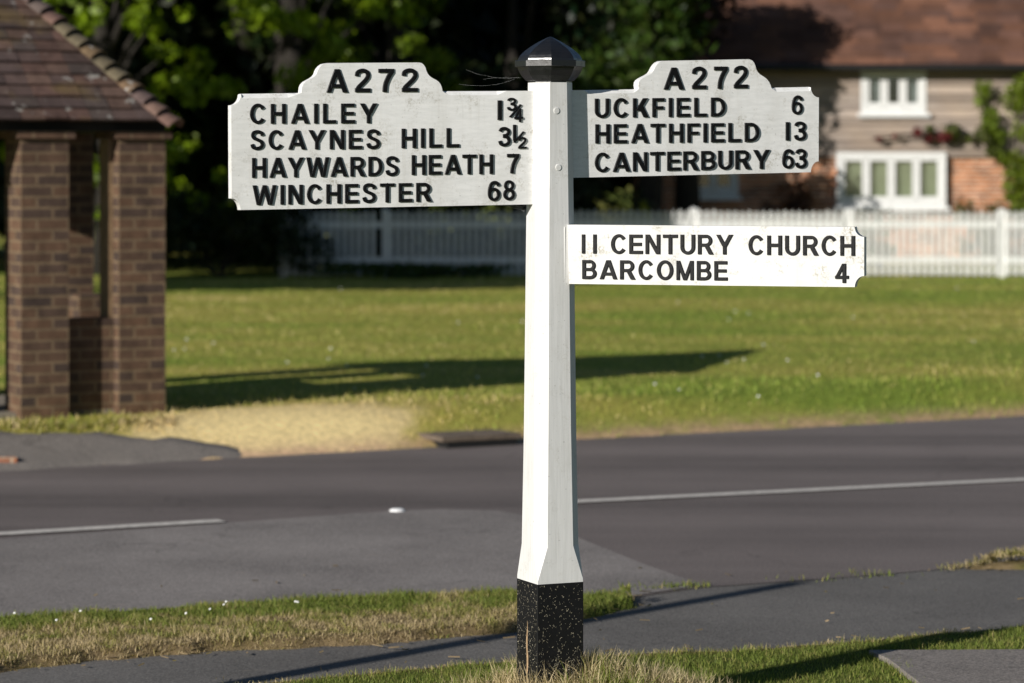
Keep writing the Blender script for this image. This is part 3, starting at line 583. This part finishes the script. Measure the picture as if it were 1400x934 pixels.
# lower arm (church)
ot = [(775.8, 307.3, 0), (1168.0, 310.4, 0)]+notch((1168.6, 311), (1181.4, 324), (1181.4, 311))+notch((1181.4, 377.4), (1168.6, 392.6), (1181.4, 392.6))+[(778, 388.2, 0)]
TA = Arm('lower arm pointing right with 11 CENTURY CHURCH and BARCOMBE 4', -17, 1, ot, .042, .0, M['arm_white_clean'], Vector((.188, 9.935, 0)))
TA.glyph('I', 795.5, 800.2, 320.5, 346.6); TA.glyph('I', 811, 815.9, 320.5, 346.7)
TA.word('CENTURY', 835.4, 1002.6, 320.6, 346.9, 320.9, 348); TA.word('CHURCH', 1023.4, 1169.2, 321.9, 348.4, 322.6, 349.7); TA.word('BARCOMBE', 796.1, 995, 355.4, 381.4, 357, 383.6); TA.glyph('4', 1141.8, 1160.7, 360.5, 386.8)
# bracket that carries the lower arm
b = MB(); q = Vector((.188, 9.935, 0)); b.box(q+Vector((-.012, .045, 1.96-(348-HY)/400)), (.030, .075, .19), TA.d, TA.n*-1); b.build('bracket', M['post_white'], fp)
# cobwebs
b = MB()
def strand(p0, p1, sag, y0=9.9, y1=9.9, r=.00013):
    P = []
    for i in range(11):
        t = i/10; x_, y_, z_ = at(p0[0]+(p1[0]-p0[0])*t, p0[1]+(p1[1]-p0[1])*t+sag*4*t*(1-t)+rnd.uniform(-.5, .5), y0+(y1-y0)*t); P.append((x_, y_, z_))
    b.tube(P, r, 4)
for k in range(2): strand((590+rnd.uniform(0, 60), 92+rnd.uniform(0, 26)), (707+rnd.uniform(-4, 4), 100+rnd.uniform(0, 12)), rnd.uniform(2, 9), 9.88, 9.95)
for k in range(1): strand((650+rnd.uniform(0, 30), 108+rnd.uniform(-2, 8)), (712, 104+rnd.uniform(0, 10)), rnd.uniform(-2, 4), 9.9, 9.96)
tag(b.build('cobweb', M['web']), 'fine cobweb strands strung from the left arm to the black finial', 'cobweb'); b = MB()
for k in range(7): strand((686+rnd.uniform(0, 20), 280.2), (718+rnd.uniform(-4, 3), 283+rnd.uniform(-2, 10)), rnd.uniform(0, 3), 9.97, 9.97)
tag(b.build('cobweb', M['web']), 'small tangle of cobweb in the corner under the left arm beside the post', 'cobweb')

# tall pole out of frame at the left: its shadow lies across the path
b = MB(); e = Vector(G(1090, 796)); dv = Vector((math.sin(R(SUN_AZ)), math.cos(R(SUN_AZ)))); base = e-dv*8.3; base = Vector((base.x, base.y))
tp = empty('steel_pole', (base.x, base.y, 0), 'plain grey steel pole on the near verge, out of the photo to the left', 'pole')
b.tube([(base.x, base.y, -.1), (base.x, base.y, 1.5), (base.x, base.y, 8.3*math.tan(R(SUN_EL)))], [.06, .057, .052], 16); b.build('shaft', M['steel'], tp, True)

# ------------------------------------------------------------------ brick shelter
def shelter():
    u = Vector((math.cos(R(28)), math.sin(R(28)), 0)); v = Vector((-u.y, u.x, 0)); c0 = Vector((-2.70, 20.1, 0)); Z0 = .0
    root = empty('brick_shelter', c0, 'brown brick roadside shelter with a hipped tile roof at the left edge', 'shelter'); B = M['shelter_brick']
    def blk(name, s0, s1, t0, t1, z0, z1, m=B, parent=root):
        b = MB(); b.box(c0+u*(s0+s1)/2+v*(t0+t1)/2+Vector((0, 0, (z0+z1)/2)), (s1-s0, t1-t0, z1-z0), u, v); return b.build(name, m, parent, uvm=u, snap=True)
    W = .34; ztop = 2.12
    for s0 in (0, -.70, -1.75):
        p = blk('pillar', s0, s0+W, 0, W, Z0, ztop); blk('cap', s0-.035, s0+W+.035, -.035, W+.035, ztop+.002, ztop+.052, B, p)
    for s0 in (0, -1.75): blk('pillar', s0, s0+W, 1.45, 1.45+W, Z0, ztop+.05)
    blk('low_wall', -.36+.002, -.002, .10, .32, Z0, .885)
    blk('side_wall', .10, .32, W+.002, 1.08, Z0, .72); blk('side_wall', .10, .32, 1.082, 1.448, Z0, 1.0)
    blk('back_wall', -1.408, -.80, 1.52, 1.74, Z0, .72)
    blk('window_post', -.03, -.002, .12, .30, .887, ztop, M['pale_timber']); blk('beam', -1.77, .36, .04, .30, ztop+.054, 2.245, M['dark_timber']); blk('beam', -1.77, .36, 1.49, 1.75, ztop+.054, 2.245, M['dark_timber'])
    blk('beam', .04, .30, .302, 1.488, ztop+.054, 2.243, M['dark_timber']); blk('beam', -1.71, -1.45, .302, 1.488, ztop+.054, 2.243, M['dark_timber'])
    blk('floor', -1.6, .2, .1, 1.6, .0, .26, M['concrete'])
    # roof
    ov = .09; s0, s1, t0, t1 = -1.75-ov, W+ov-.11, -ov, 1.45+W+ov; zt = 2.235; k = 1.15; half = (t1-t0)/2; zr = zt+half*k
    def P(s, t, z): return c0+u*s+v*t+Vector((0, 0, z))
    b = MB(); q = .02
    b.add([P(s0, t0, zt), P(s1, t0, zt), P(s1, t1, zt), P(s0, t1, zt), P(s0+half, t0+half, zr-q), P(s1-half, t0+half, zr-q)], [(0, 1, 2, 3)[::-1], (0, 1, 5, 4), (1, 2, 5), (2, 3, 4, 5), (3, 0, 4)])
    rf = b.build('roof', M['dark_timber'], root)
    cols = [(.090, .060, .052), (.075, .052, .047), (.105, .062, .050), (.085, .064, .056), (.115, .072, .056)]
    b = MB(); gauge = .105; sl_len = math.hypot(half, half*k); nrow = int(sl_len/gauge); cs, sn = half/sl_len, half*k/sl_len
    def slope(o, along, inn, length):
        nrm = (Vector((0, 0, 1))*cs-inn*sn).normalized(); up = (inn*cs+Vector((0, 0, 1))*sn)
        for r in range(nrow+1):
            d = r*gauge; m_ = d*cs; x = m_-.05+(.08 if r % 2 else 0)
            while x < length-m_+.02:
                wd = .165; x0 = max(x, m_-.01); x1 = min(x+wd-.004, length-m_+.01)
                if x1-x0 > .03:
                    c = rnd.choice(cols); g = rnd.uniform(.75, 1.25); lift = rnd.uniform(.016, .024)
                    cen = o+along*(x0+x1)/2+up*(d+gauge*.55)+nrm*(lift+.004); tl = R(rnd.uniform(8, 11)); a2 = (up*math.cos(tl)-nrm*math.sin(tl)).normalized(); n2 = along.cross(a2).normalized()
                    b.box(cen, (x1-x0, gauge*1.35, .020), along, a2, n2, color=tuple(ci*g for ci in c))
                x += wd
    slope(P(s0, t0, zt), u, v, s1-s0); slope(P(s1, t0, zt), v, -u, t1-t0); slope(P(s1, t1, zt), -u, -v, s1-s0); slope(P(s0, t1, zt), -v, u, t1-t0)
    t = NT('clay_tile'); vv = t.coord('Object'); c = t.mix(1.0, t.attr(), t.ramp(t.noise(vv, 14, 5, .7), [(.25, .6), (.75, 1.4)]), 'MULTIPLY')
    c = t.mix(t.ramp(t.noise(vv, 8.5, 4, .55), [(.635, 0.), (.70, 1.)]), c, (.36, .34, .31)); c = t.mix(t.ramp(t.noise(vv, 3.1, 3, .5), [(.56, 0.), (.70, .6)]), c, (.16, .11, .045)); t.bsdf(c, .85, t.bump(t.noise(vv, 60, 4), .4, .005), .25); tm = t.m
    b.build('roof_tiles', tm, rf)
    b = MB()
    def hip(o, dirh, ln):
        rise = k/math.sqrt(2); h3 = (dirh+Vector((0, 0, rise))).normalized(); L = math.hypot(ln, ln*rise); step = gauge*L/sl_len; side = Vector((-dirh.y, dirh.x, 0)); upn = side.cross(h3).normalized()
        if upn.z < 0: upn = -upn
        for r in range(int(L/step)):
            c = rnd.choice(cols); g = rnd.uniform(1.0, 1.5); c = tuple(ci*g for ci in c); cc = o+h3*(r*step)
            if 2 < r < 9: c = (c[0]*1.15, c[1]*1.25, c[2]*.9)
            def ring(pos, w_, up_, th):
                out = [pos+side*w_*math.cos(a)*1.0+upn*(up_*math.sin(a)) for a in [math.pi*i/8 for i in range(9)]]
                return out+[pos+side*(w_-th)*math.cos(a)+upn*((up_-th)*math.sin(a)) for a in [math.pi*i/8 for i in range(8, -1, -1)]]
            b.loft([ring(cc-h3*.07-upn*.0, .115, .075, .016), ring(cc+h3*step*1.2-upn*.03, .06, .05, .014)], color=c)
    dd = half*math.sqrt(2)
    for (s, t_, a, c_) in ((s1, t0, -1, 1), (s1, t1, -1, -1), (s0, t0, 1, 1), (s0, t1, 1, -1)):
        b = MB(); hip(P(s, t_, zt+.01), (u*a+v*c_).normalized(), dd); b.build('hip_tiles', tm, rf)
    b = MB(); b.tube([P(s0+half, t0+half, zr), P(s1-half, t0+half, zr)], .09, 10, color=cols[0]); b.build('ridge_tiles', tm, rf)
shelter()
# loose brick at the left edge
b = MB(); p = G(7, 640); b.box((p[0], p[1], .04), (.14, .08, .06), Vector((.95, .3, 0)), Vector((-.3, .95, 0)), color=(.4, .15, .06)); tag(b.build('brick_fragment', M['cottage_brick'], uvm=(1, 0, 0)), 'broken orange brick on the tarmac below the shelter', 'brick')
# white road stud
b = MB(); p = G(543, 700); 
b.loft([[Vector((p[0], p[1], z_))+Vector((math.cos(a)*r_, math.sin(a)*r_*.8, 0)) for a in [2*math.pi*i/12 for i in range(12)]] for z_, r_ in ((.0, .045), (.014, .042), (.02, .028), (.022, .006))]); tag(b.build('road_stud', M['glass_stud']), 'small white road stud on the tarmac between the centre line dashes', 'road stud')

# ------------------------------------------------------------------ picket fence
FY = 44.6
def fence():
    x0, x1 = -3.5, 11.0; bay = 2.35; root = empty('picket_fence', (x0, FY, .2), 'long white picket fence along the far side of the green', 'fence')
    xp = 7.47 % bay; posts = []; x = xp-bay*5
    gz = lambda X: float(terrain(np.array([X]), np.array([FY]))[0])
    while x < x1: posts.append(x) if x > x0 else None; x += bay
    posts = [x0]+posts+[x1]
    for x in posts:
        b = MB(); g = gz(x); b.span((x-.05, FY-.02, g-.1), (x+.05, FY+.08, g+1.0)); b.loft([[Vector((x+sx*h_, FY+.03+sy*h_, z_)) for sx, sy in ((-1, -1), (1, -1), (1, 1), (-1, 1))] for h_, z_ in ((.06, g+1.002), (.06, g+1.02), (.01, g+1.05))]); b.build('post', M['fence_white'], root)
    for a, c in zip(posts[:-1], posts[1:]):
        b = MB(); x = a+.09
        while x < c-.08:
            g = gz(x)+.03; h_ = rnd.uniform(.97, 1.0); b.add([(x-.029, FY-.055, g), (x+.029, FY-.055, g), (x+.029, FY-.055, g+h_-.05), (x, FY-.055, g+h_), (x-.029, FY-.055, g+h_-.05), (x-.029, FY-.035, g), (x+.029, FY-.035, g), (x+.029, FY-.035, g+h_-.05), (x, FY-.035, g+h_), (x-.029, FY-.035, g+h_-.05)],
                [(0, 1, 2, 3, 4), (9, 8, 7, 6, 5), (0, 5, 6, 1), (1, 6, 7, 2), (2, 7, 8, 3), (3, 8, 9, 4), (4, 9, 5, 0)]); x += .108
        b.build('picket_panel', M['fence_white'], root)
        for zz in (.26, .80):
            b = MB(); g = gz((a+c)/2); b.span((a+.052, FY-.033, g+zz-.045), (c-.052, FY+.02, g+zz+.045)); b.build('rail', M['fence_white'], root)
fence()

# ------------------------------------------------------------------ cottage
def m_board():
    t = NT('silvered_weatherboard'); v = t.coord('Object'); g = t.noise(t.coord('Object', (1.2, 8, 14)), 1.5, 6, .65); big = t.noise(v, .8, 3)
    c = t.mix(t.ramp(g, [(.3, 0.), (.7, 1.)]), (.22, .175, .145), (.50, .42, .35)); c = t.mix(t.ramp(big, [(.42, 0.), (.62, .8)]), c, (.42, .33, .25)); c = t.mix(1.0, c, t.attr(), 'MULTIPLY')
    t.bsdf(c, .8, t.bump(g, .4, .01), .25); return t.m
def m_roof():
    t = NT('clay_roof'); v = t.coord('Object'); c = t.mix(1.0, t.attr(), t.ramp(t.noise(t.coord('Object', (1, .6, .6)), .9, 5, .65), [(.3, .55), (.7, 1.35)]), 'MULTIPLY')
    t.bsdf(c, .9, t.bump(t.noise(v, 25, 4), .4, .01), .2); return t.m
def cottage():
    Y0 = 50.0; XL, XR = 2.3, 13.0; zf, ze = 2.085, 3.60; D_ = 6.5
    root = empty('cottage', (XL, Y0, .2), 'cottage with weatherboarded upper floor, red brick below and a clay tile roof', 'house')
    holes = [(5.54, 7.40, 1.20, 2.13), (3.02, 3.86, 1.38, 2.0)]
    def wall(name, x0, x1, z0, z1, hs, m, y0, th, cols=None):
        xsx = sorted({x0, x1}|{h[0] for h in hs}|{h[1] for h in hs}); b = MB()
        for a, c in zip(xsx[:-1], xsx[1:]):
            zz = z0
            for h in sorted([h for h in hs if h[0] <= a and h[1] >= c], key=lambda h: h[2]):
                if h[2] > zz: b.span((a, y0, zz), (c, y0+th, h[2]))
                zz = h[3]
            if zz < z1: b.span((a, y0, zz), (c, y0+th, z1))
        return b.build(name, m, root, uvm=(1, 0, 0))
    wall('brick_wall', XL, XR, .0, zf, holes, M['cottage_brick'], Y0+.03, .3)
    b = MB(); b.span((XL, Y0+.332, 0), (XL+.3, Y0+D_, ze)); b.span((XR-.3, Y0+.332, 0), (XR, Y0+D_, ze)); b.span((XL+.302, Y0+D_-.3, 0), (XR-.302, Y0+D_, ze)); b.build('rear_walls', M['cottage_brick'], root, uvm=(1, 0, 0))
    up = (5.96, 7.07, 2.80, 3.56); bm = m_board(); b = MB(); z_ = zf-.03; gauge = .135
    while z_ < ze:
        g = rnd.uniform(.6, 1.2); zt = min(z_+gauge+.02, ze+.02)
        segs = [(XL-.02, XR+.02)] if zt < up[2]+.01 or z_ > up[3] else [(XL-.02, up[0]), (up[1], XR+.02)]
        for a, c in segs:
            xx = a
            while xx < c:
                x2 = min(c, xx+rnd.uniform(1.8, 3.6)); g2 = g*rnd.uniform(.85, 1.15)
                b.add([(xx, Y0-.055, z_), (x2-.004, Y0-.055, z_), (x2-.004, Y0-.012, zt), (xx, Y0-.012, zt), (xx, Y0+.0, z_), (x2-.004, Y0, z_), (x2-.004, Y0, zt), (xx, Y0, zt)], [(0, 1, 2, 3), (0, 4, 5, 1), (1, 5, 6, 2), (0, 3, 7, 4), (2, 6, 7, 3), (4, 7, 6, 5)], (g2, g2, g2*1.02)); xx = x2
        z_ += gauge
    b.build('weatherboards', bm, root)
    wall('upper_wall', XL, XR, zf+.002, ze, [up], M['dark_timber'], Y0+.03, .3)
    # windows
    t = NT('window_glass'); gl = t.n('ShaderNodeBsdfGlossy'); gl.inputs['Roughness'].default_value = .03; tr = t.n('ShaderNodeBsdfTransparent'); tr.inputs[0].default_value = (.9, .93, .92, 1); mx = t.n('ShaderNodeMixShader'); mx.inputs[0].default_value = .12; t.l(tr.outputs[0], mx.inputs[1]); t.l(gl.outputs[0], mx.inputs[2]); t.l(mx.outputs[0], t.out.inputs[0]); glass = t.m
    def window(x0, x1, z0, z1, n, proj, cur, dark=()):
        b = MB(); y0 = Y0-proj; fr = .075
        b.span((x0, y0, z0), (x1, Y0+.1, z0+fr)); b.span((x0, y0, z1-fr), (x1, Y0+.1, z1)); b.span((x0, y0, z0+fr+.002), (x0+fr, Y0+.1, z1-fr-.002)); b.span((x1-fr, y0, z0+fr+.002), (x1, Y0+.1, z1-fr-.002))
        win = b.build('window', M['frame_white'], root)
        b = MB(); b.span((x0-.06, y0-.07, z0-.07), (x1+.06, Y0+.02, z0-.003)); b.build('sill', M['frame_white'], win)
        wd = (x1-x0-2*fr)/n; cs = .062
        for k in range(n):
            a, c = x0+fr+wd*k+.006, x0+fr+wd*(k+1)-.006; q0, q1 = z0+fr+.008, z1-fr-.008; b = MB(); yy = y0+.02
            b.span((a, yy, q0), (c, yy+.045, q0+cs+.03)); b.span((a, yy, q1-cs), (c, yy+.045, q1)); b.span((a, yy, q0+cs+.032), (a+cs, yy+.045, q1-cs-.002)); b.span((c-cs, yy, q0+cs+.032), (c, yy+.045, q1-cs-.002))
            cm = b.build('casement', M['frame_white'], win)
            b = MB(); b.span((a+cs, yy+.02, q0+cs+.03), (c-cs, yy+.026, q1-cs)); b.build('pane', glass, win)
            if k not in dark:
                b = MB(); m_ = 12; xs_ = [a+(c-a)*i/m_ for i in range(m_+1)]; vs = [(X_, yy+.10+.012*math.sin(i*1.9), zz) for zz in (q0, q1) for i, X_ in enumerate(xs_)]; b.add(vs, [(i, i+1, m_+2+i, m_+1+i) for i in range(m_)]); b.build('curtain', cur, win)
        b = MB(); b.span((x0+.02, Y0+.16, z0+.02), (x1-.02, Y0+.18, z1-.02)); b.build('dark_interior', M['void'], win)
    window(5.54, 7.40, 1.20, 2.13, 4, .12, M['curtain']); window(5.96, 7.07, 2.80, 3.56, 3, .06, M['curtain_grey'], (1,)); window(3.02, 3.86, 1.38, 2.0, 2, .06, M['curtain_grey'], (0, 1))
    # roof with tile courses
    ov = .28; k = 1.05; half = D_/2+ov; zt = ze-.0; b = MB(); rows = int(math.hypot(half, half*k)/.17); cs, sn = 1/math.hypot(1, k), k/math.hypot(1, k)
    yb = Y0-ov
    for side, yy, sg in ((0, yb, 1), (1, Y0+D_+ov, -1)):
        for r in range(rows+1):
            d0, d1 = r*.17, r*.17+.2; x = XL-.25+(.1 if r % 2 else 0)
            while x < XR+.25:
                x1 = x+.42; g = rnd.uniform(.72, 1.25); c = rnd.choice([(.135, .068, .046), (.12, .062, .045), (.155, .075, .048), (.11, .060, .046)])
                y_a, z_a, y_b, z_b = yy+sg*d0*cs, zt+d0*sn+.028, yy+sg*d1*cs, zt+d1*sn+.006
                q = [(x, y_a, z_a), (x1-.006, y_a, z_a), (x1-.006, y_b, z_b), (x, y_b, z_b), (x, y_a, z_a-.025), (x1-.006, y_a, z_a-.025)]
                b.add(q, [(0, 1, 2, 3) if sg > 0 else (3, 2, 1, 0), (0, 4, 5, 1)], tuple(ci*g for ci in c)); x = x1
    rf = b.build('roof', m_roof(), root)
    b = MB(); yc = Y0+D_/2; b.tube([(XL-.25, yc, zt+half*k+.03), (XR+.25, yc, zt+half*k+.03)], .12, 10, color=(.15, .07, .05)); b.build('ridge', m_roof(), rf)
    b = MB(); b.add([(XL-.2, Y0-ov+.02, zt-.02), (XR+.2, Y0-ov+.02, zt-.02), (XR+.2, Y0+D_+ov-.02, zt-.02), (XL-.2, Y0+D_+ov-.02, zt-.02), (XL-.2, yc, zt+half*k-.04), (XR+.2, yc, zt+half*k-.04)], [(0, 1, 2, 3)[::-1], (0, 1, 5, 4), (2, 3, 4, 5), (1, 2, 5), (3, 0, 4)]); b.build('gable', M['dark_timber'], root)
    b = MB(); b.tube([(XL-.25, Y0-ov-.06, zt-.03), (XR+.25, Y0-ov-.06, zt-.03)], .062, 10); b.build('gutter', M['lead'], root)
cottage()

# ------------------------------------------------------------------ foliage
def leaf_cloud(centers, radii, n, size, colr, spread=1.0, flat=.6):
    """leaf quads spread through lumps"""
    centers = np.array(centers, float); radii = np.array(radii, float); w_ = radii[:, 0]*radii[:, 1]*radii[:, 2]; w_ = w_/w_.sum(); idx = rng.choice(len(centers), n, p=w_)
    d = rng.normal(size=(n, 3)); d /= np.linalg.norm(d, axis=1)[:, None]; rr = rng.uniform(0, 1, n)**.33*spread; rr *= rng.uniform(.85, 1.12, n)
    p = centers[idx]+d*radii[idx]*rr[:, None]; nr = d*flat+rng.normal(size=(n, 3))*.6+np.array([0, 0, .35]); nr /= np.linalg.norm(nr, axis=1)[:, None]
    a = np.cross(nr, rng.normal(size=(n, 3))); a /= np.linalg.norm(a, axis=1)[:, None]; b_ = np.cross(nr, a); s = rng.uniform(.6, 1.3, n)[:, None]*size
    V = np.stack([p-a*s, p-b_*s*.5+a*s*.1, p+a*s, p+b_*s*.5+a*s*.1], 1).reshape(-1, 3); i = np.arange(n)*4; Fc = np.stack([i, i+1, i+2, i+3], 1)
    c = np.array(colr)*rng.uniform(.6, 1.4, (n, 1)); c = c*np.array([1, 1, 1])+rng.uniform(-.1, .1, (n, 1))*np.array([.1, .03, 0]); return V, Fc, np.repeat(np.clip(c, .002, 1), 4, axis=0)
def tree(name, base, height, r, crown0, nl, size, colr, label, cat='tree', group=None, lumps=22, trunk_r=.2, seed=0, lump=1.0):
    q = random.Random(seed); x0, y0 = base; z0 = float(terrain(np.array([x0]), np.array([y0]))[0]); root = empty(name, (x0, y0, z0), label, cat, group); b = MB()
    top = Vector((x0+q.uniform(-.3, .3), y0+q.uniform(-.3, .3), z0+height*.85)); tr = [Vector((x0, y0, z0-.1)), Vector((x0+q.uniform(-.1, .1), y0, z0+height*.3)), Vector((x0+q.uniform(-.3, .3), y0+q.uniform(-.2, .2), z0+height*.6)), top]
    b.tube(tr, [trunk_r*1.25, trunk_r, trunk_r*.6, trunk_r*.12], 10); cs_, rs_ = [], []
    for k in range(lumps):
        t = q.random(); zc = z0+crown0+(height-crown0)*(t*.86+.08); prof = math.sin(math.pi*min(.97, .16+t*.82))**.7; an = q.uniform(0, 2*math.pi); rad = r*prof*q.uniform(.25, .8); c = Vector((x0+math.cos(an)*rad, y0+math.sin(an)*rad, zc)); lr = r*q.uniform(.26, .44)*lump
        cs_.append(c); rs_.append((lr, lr, lr*q.uniform(.6, .9)))
        if k < 14:
            f = min(.95, max(.2, (zc-z0)/height*.75)); s = Vector((x0, y0, z0+height*f*.85)); m_ = (s+c)/2+Vector((0, 0, .1*height*.3)); b.tube([s, m_, c], [trunk_r*.4, trunk_r*.22, trunk_r*.06], 6)
    b.build('trunk', M['bark'], root, True); V, Fc, C = leaf_cloud(cs_, rs_, nl, size, colr); V = V-np.array([x0, y0, z0]); np_mesh('crown', V, Fc, M['leaf'], C, parent=root); return root
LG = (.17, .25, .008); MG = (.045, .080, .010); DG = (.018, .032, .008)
# visible trees and hedge behind the green
tree('leafy_tree', (-6.3, 45.6), 7.5, 2.6, .3, 6500, .085, LG, 'bright green leafy tree standing behind the brick shelter', seed=1, lumps=110, lump=.27)
tree('leafy_tree', (-3.3, 46.0), 8.0, 2.5, .25, 6500, .085, LG, 'bright green leafy tree behind the left end of the picket fence', seed=2, lumps=110, lump=.27)
tree('leafy_tree', (-1.9, 47.6), 8.5, 2.3, 1.2, 5000, .085, (.12, .18, .010), 'leafy tree rising behind the left signpost arm', seed=3, lumps=60, lump=.36)
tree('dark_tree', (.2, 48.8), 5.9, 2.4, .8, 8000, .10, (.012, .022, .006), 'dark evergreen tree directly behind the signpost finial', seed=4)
tree('dark_tree', (2.2, 47.6), 5.3, 1.7, 1.8, 4500, .10, MG, 'dark green tree in front of the left end of the cottage', seed=5)
tree('copper_tree', (2.9, 48.3), 5.7, 1.1, 3.6, 2200, .085, (.022, .012, .012), 'dark purple leaved tree crossing the left end of the cottage roof', seed=6)
for k, (x0, y0, h_, r_) in enumerate([(-12, 55, 12, 4.5), (-7, 57, 13, 4.5), (-2.6, 56, 13, 4.2), (1.3, 59, 13, 4.2), (6, 62, 11, 4), (11, 62, 11, 4), (-15, 48, 11, 3.5), (15, 60, 12, 4)]):
    pos = ['at the far left', 'behind the brick shelter', 'behind the bright leafy trees', 'behind the dark evergreen', 'behind the cottage roof', 'behind the right of the cottage roof', 'left of all the others, beside the green', 'at the far right beyond the cottage'][k]
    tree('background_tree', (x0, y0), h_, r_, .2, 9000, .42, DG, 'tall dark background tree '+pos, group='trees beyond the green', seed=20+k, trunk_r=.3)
# tall trees left of the frame that shade the far side of the green
for k, (x0, y0, h_, r_, c0_) in enumerate([(-11.8, 33.4, 8.8, 3.3, 4.3), (-13.6, 29.9, 10.2, 3.4, 6.2), (-19.5, 36.5, 12, 3.8, 4.8)]):
    tree('oak_tree', (x0, y0), h_, r_, c0_, 26000, .30, MG, 'tall oak off to the left of the green, '+['nearest the middle of the green', 'nearest the road', 'farthest left'][k], group='oaks left of the green', seed=40+k, trunk_r=.3, lumps=30)
tree('added_shade_oak', (-3.6, 46.9), 12.0, 3.3, 5.5, 13000, .22, MG, 'tall broad oak added to shade the left part of the picket fence, its high crown above the view', seed=77, lumps=34, trunk_r=.16)  # oak added so its crown, above the view, keeps sky light off the fence
for k, (x0, y0) in enumerate([(-7.6, 49.5), (-4.6, 50.0), (-1.9, 50.6)]):
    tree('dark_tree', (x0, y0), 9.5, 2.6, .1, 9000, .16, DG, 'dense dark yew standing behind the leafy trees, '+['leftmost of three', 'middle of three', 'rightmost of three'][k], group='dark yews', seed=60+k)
# low shrubs under the trees and in the cottage garden
def shrub(name, px, py, Y, w_, h_, n, size, colr, label, depth=.4, ground=True, seed=0, group=None):
    q = random.Random(seed); X, _, Z = at(px, py, Y); g = float(terrain(np.array([X]), np.array([Y]))[0]); z0 = g if ground else Z-h_/2; root = empty(name, (X, Y, z0), label, 'shrub', group)
    cs_, rs_ = [], []; b = MB()
    for k in range(9):
        c = Vector((X+q.uniform(-.4, .4)*w_, Y+q.uniform(-.4, .4)*depth, z0+h_*q.uniform(.25, .85))); cs_.append(c); rs_.append((w_*.2, depth*.4, h_*.2)); b.tube([(X, Y, z0), ((X+c.x)/2, (Y+c.y)/2, z0+(c.z-z0)*.6), c], [.02, .015, .005], 5)
    b.build('stem', M['bark'], root); V, Fc, C = leaf_cloud(cs_, rs_, n, size, colr, 1.1); np_mesh('foliage', V-np.array([X, Y, z0]), Fc, M['leaf'], C, parent=root)
shrub('shrub', 300, 360, 44.6, 3.4, 1.6, 5200, .06, DG, 'low dark green shrub at the foot of the trees right of the brick shelter', 1.0, seed=1)
shrub('shrub', 590, 335, 46.3, 6.2, 1.25, 5200, .07, DG, 'dark hedge behind the shaded left part of the picket fence', .7, seed=11)
shrub('shrub', 560, 372, 44.0, 2.6, .28, 1200, .05, MG, 'low weeds along the shaded foot of the picket fence', .5, seed=2)
shrub('shrub', 820, 265, 46.5, 1.9, 1.6, 2200, .06, DG, 'dark bush behind the fence, right of the signpost', .8, seed=3)
shrub('shrub', 1070, 270, 49.3, 1.0, 1.5, 1500, .055, (.10, .05, .03), 'reddish shrub against the brick wall, left of the four light window', .4, seed=4)
shrub('shrub', 1345, 275, 49.3, .9, 1.1, 1100, .05, (.09, .09, .02), 'green and red shrub against the brick wall, right of the four light window', .4, seed=5)
shrub('shrub', 870, 285, 45.4, .5, 1.2, 500, .05, (.22, .24, .02), 'small yellow green shrub behind the fence', .4, seed=6)
shrub('shrub', 1205, 288, 47.2, 1.6, .95, 900, .05, MG, 'low garden plants in front of the four light window', .4, seed=7)
def vine(name, pts, w_, n, size, colr, label, cat='climber'):
    P = [Vector(at(px, py, 49.82)) for px, py in pts]; base = P[0]; root = empty(name, base, label, cat); b = MB(); b.tube(P, [.03]+[.02]*(len(P)-2)+[.01], 6); b.build('stem', M['bark'], root)
    cs_, rs_ = [], []
    for a, c in zip(P[:-1], P[1:]):
        L = (c-a).length; m_ = max(1, int(L/.16))
        for i in range(m_):
            if rnd.random() < .8: k = w_*rnd.uniform(.5, 1.2); cs_.append(a.lerp(c, (i+.5)/m_)+Vector((rnd.uniform(-.08, .08), rnd.uniform(-.12, 0), rnd.uniform(-.08, .08)))); rs_.append((k, .10, k))
    V, Fc, C = leaf_cloud(cs_, rs_, n, size, colr, 1.1); np_mesh('foliage', V-np.array(base), Fc, M['leaf'], C, parent=root)
vine('climbing_rose', [(1385, 300), (1378, 240), (1362, 200), (1352, 165), (1340, 130), (1336, 108)], .14, 900, .05, (.16, .22, .02), 'green climber growing up the weatherboards right of the upper window')
vine('climbing_rose', [(1398, 300), (1392, 220), (1388, 160), (1395, 120), (1420, 105)], .24, 1400, .055, (.15, .20, .015), 'large green climber at the right edge beside the cottage wall')
vine('climbing_rose', [(1375, 215), (1345, 190), (1310, 186), (1290, 182), (1250, 180)], .13, 700, .05, (.09, .11, .02), 'green trailing climber above the four light window')
vine('red_creeper', [(1300, 196), (1275, 186), (1240, 184), (1215, 188), (1192, 190)], .07, 380, .045, (.16, .03, .03), 'dark red creeper strung between the two cottage windows')
S.render.engine = 'CYCLES'
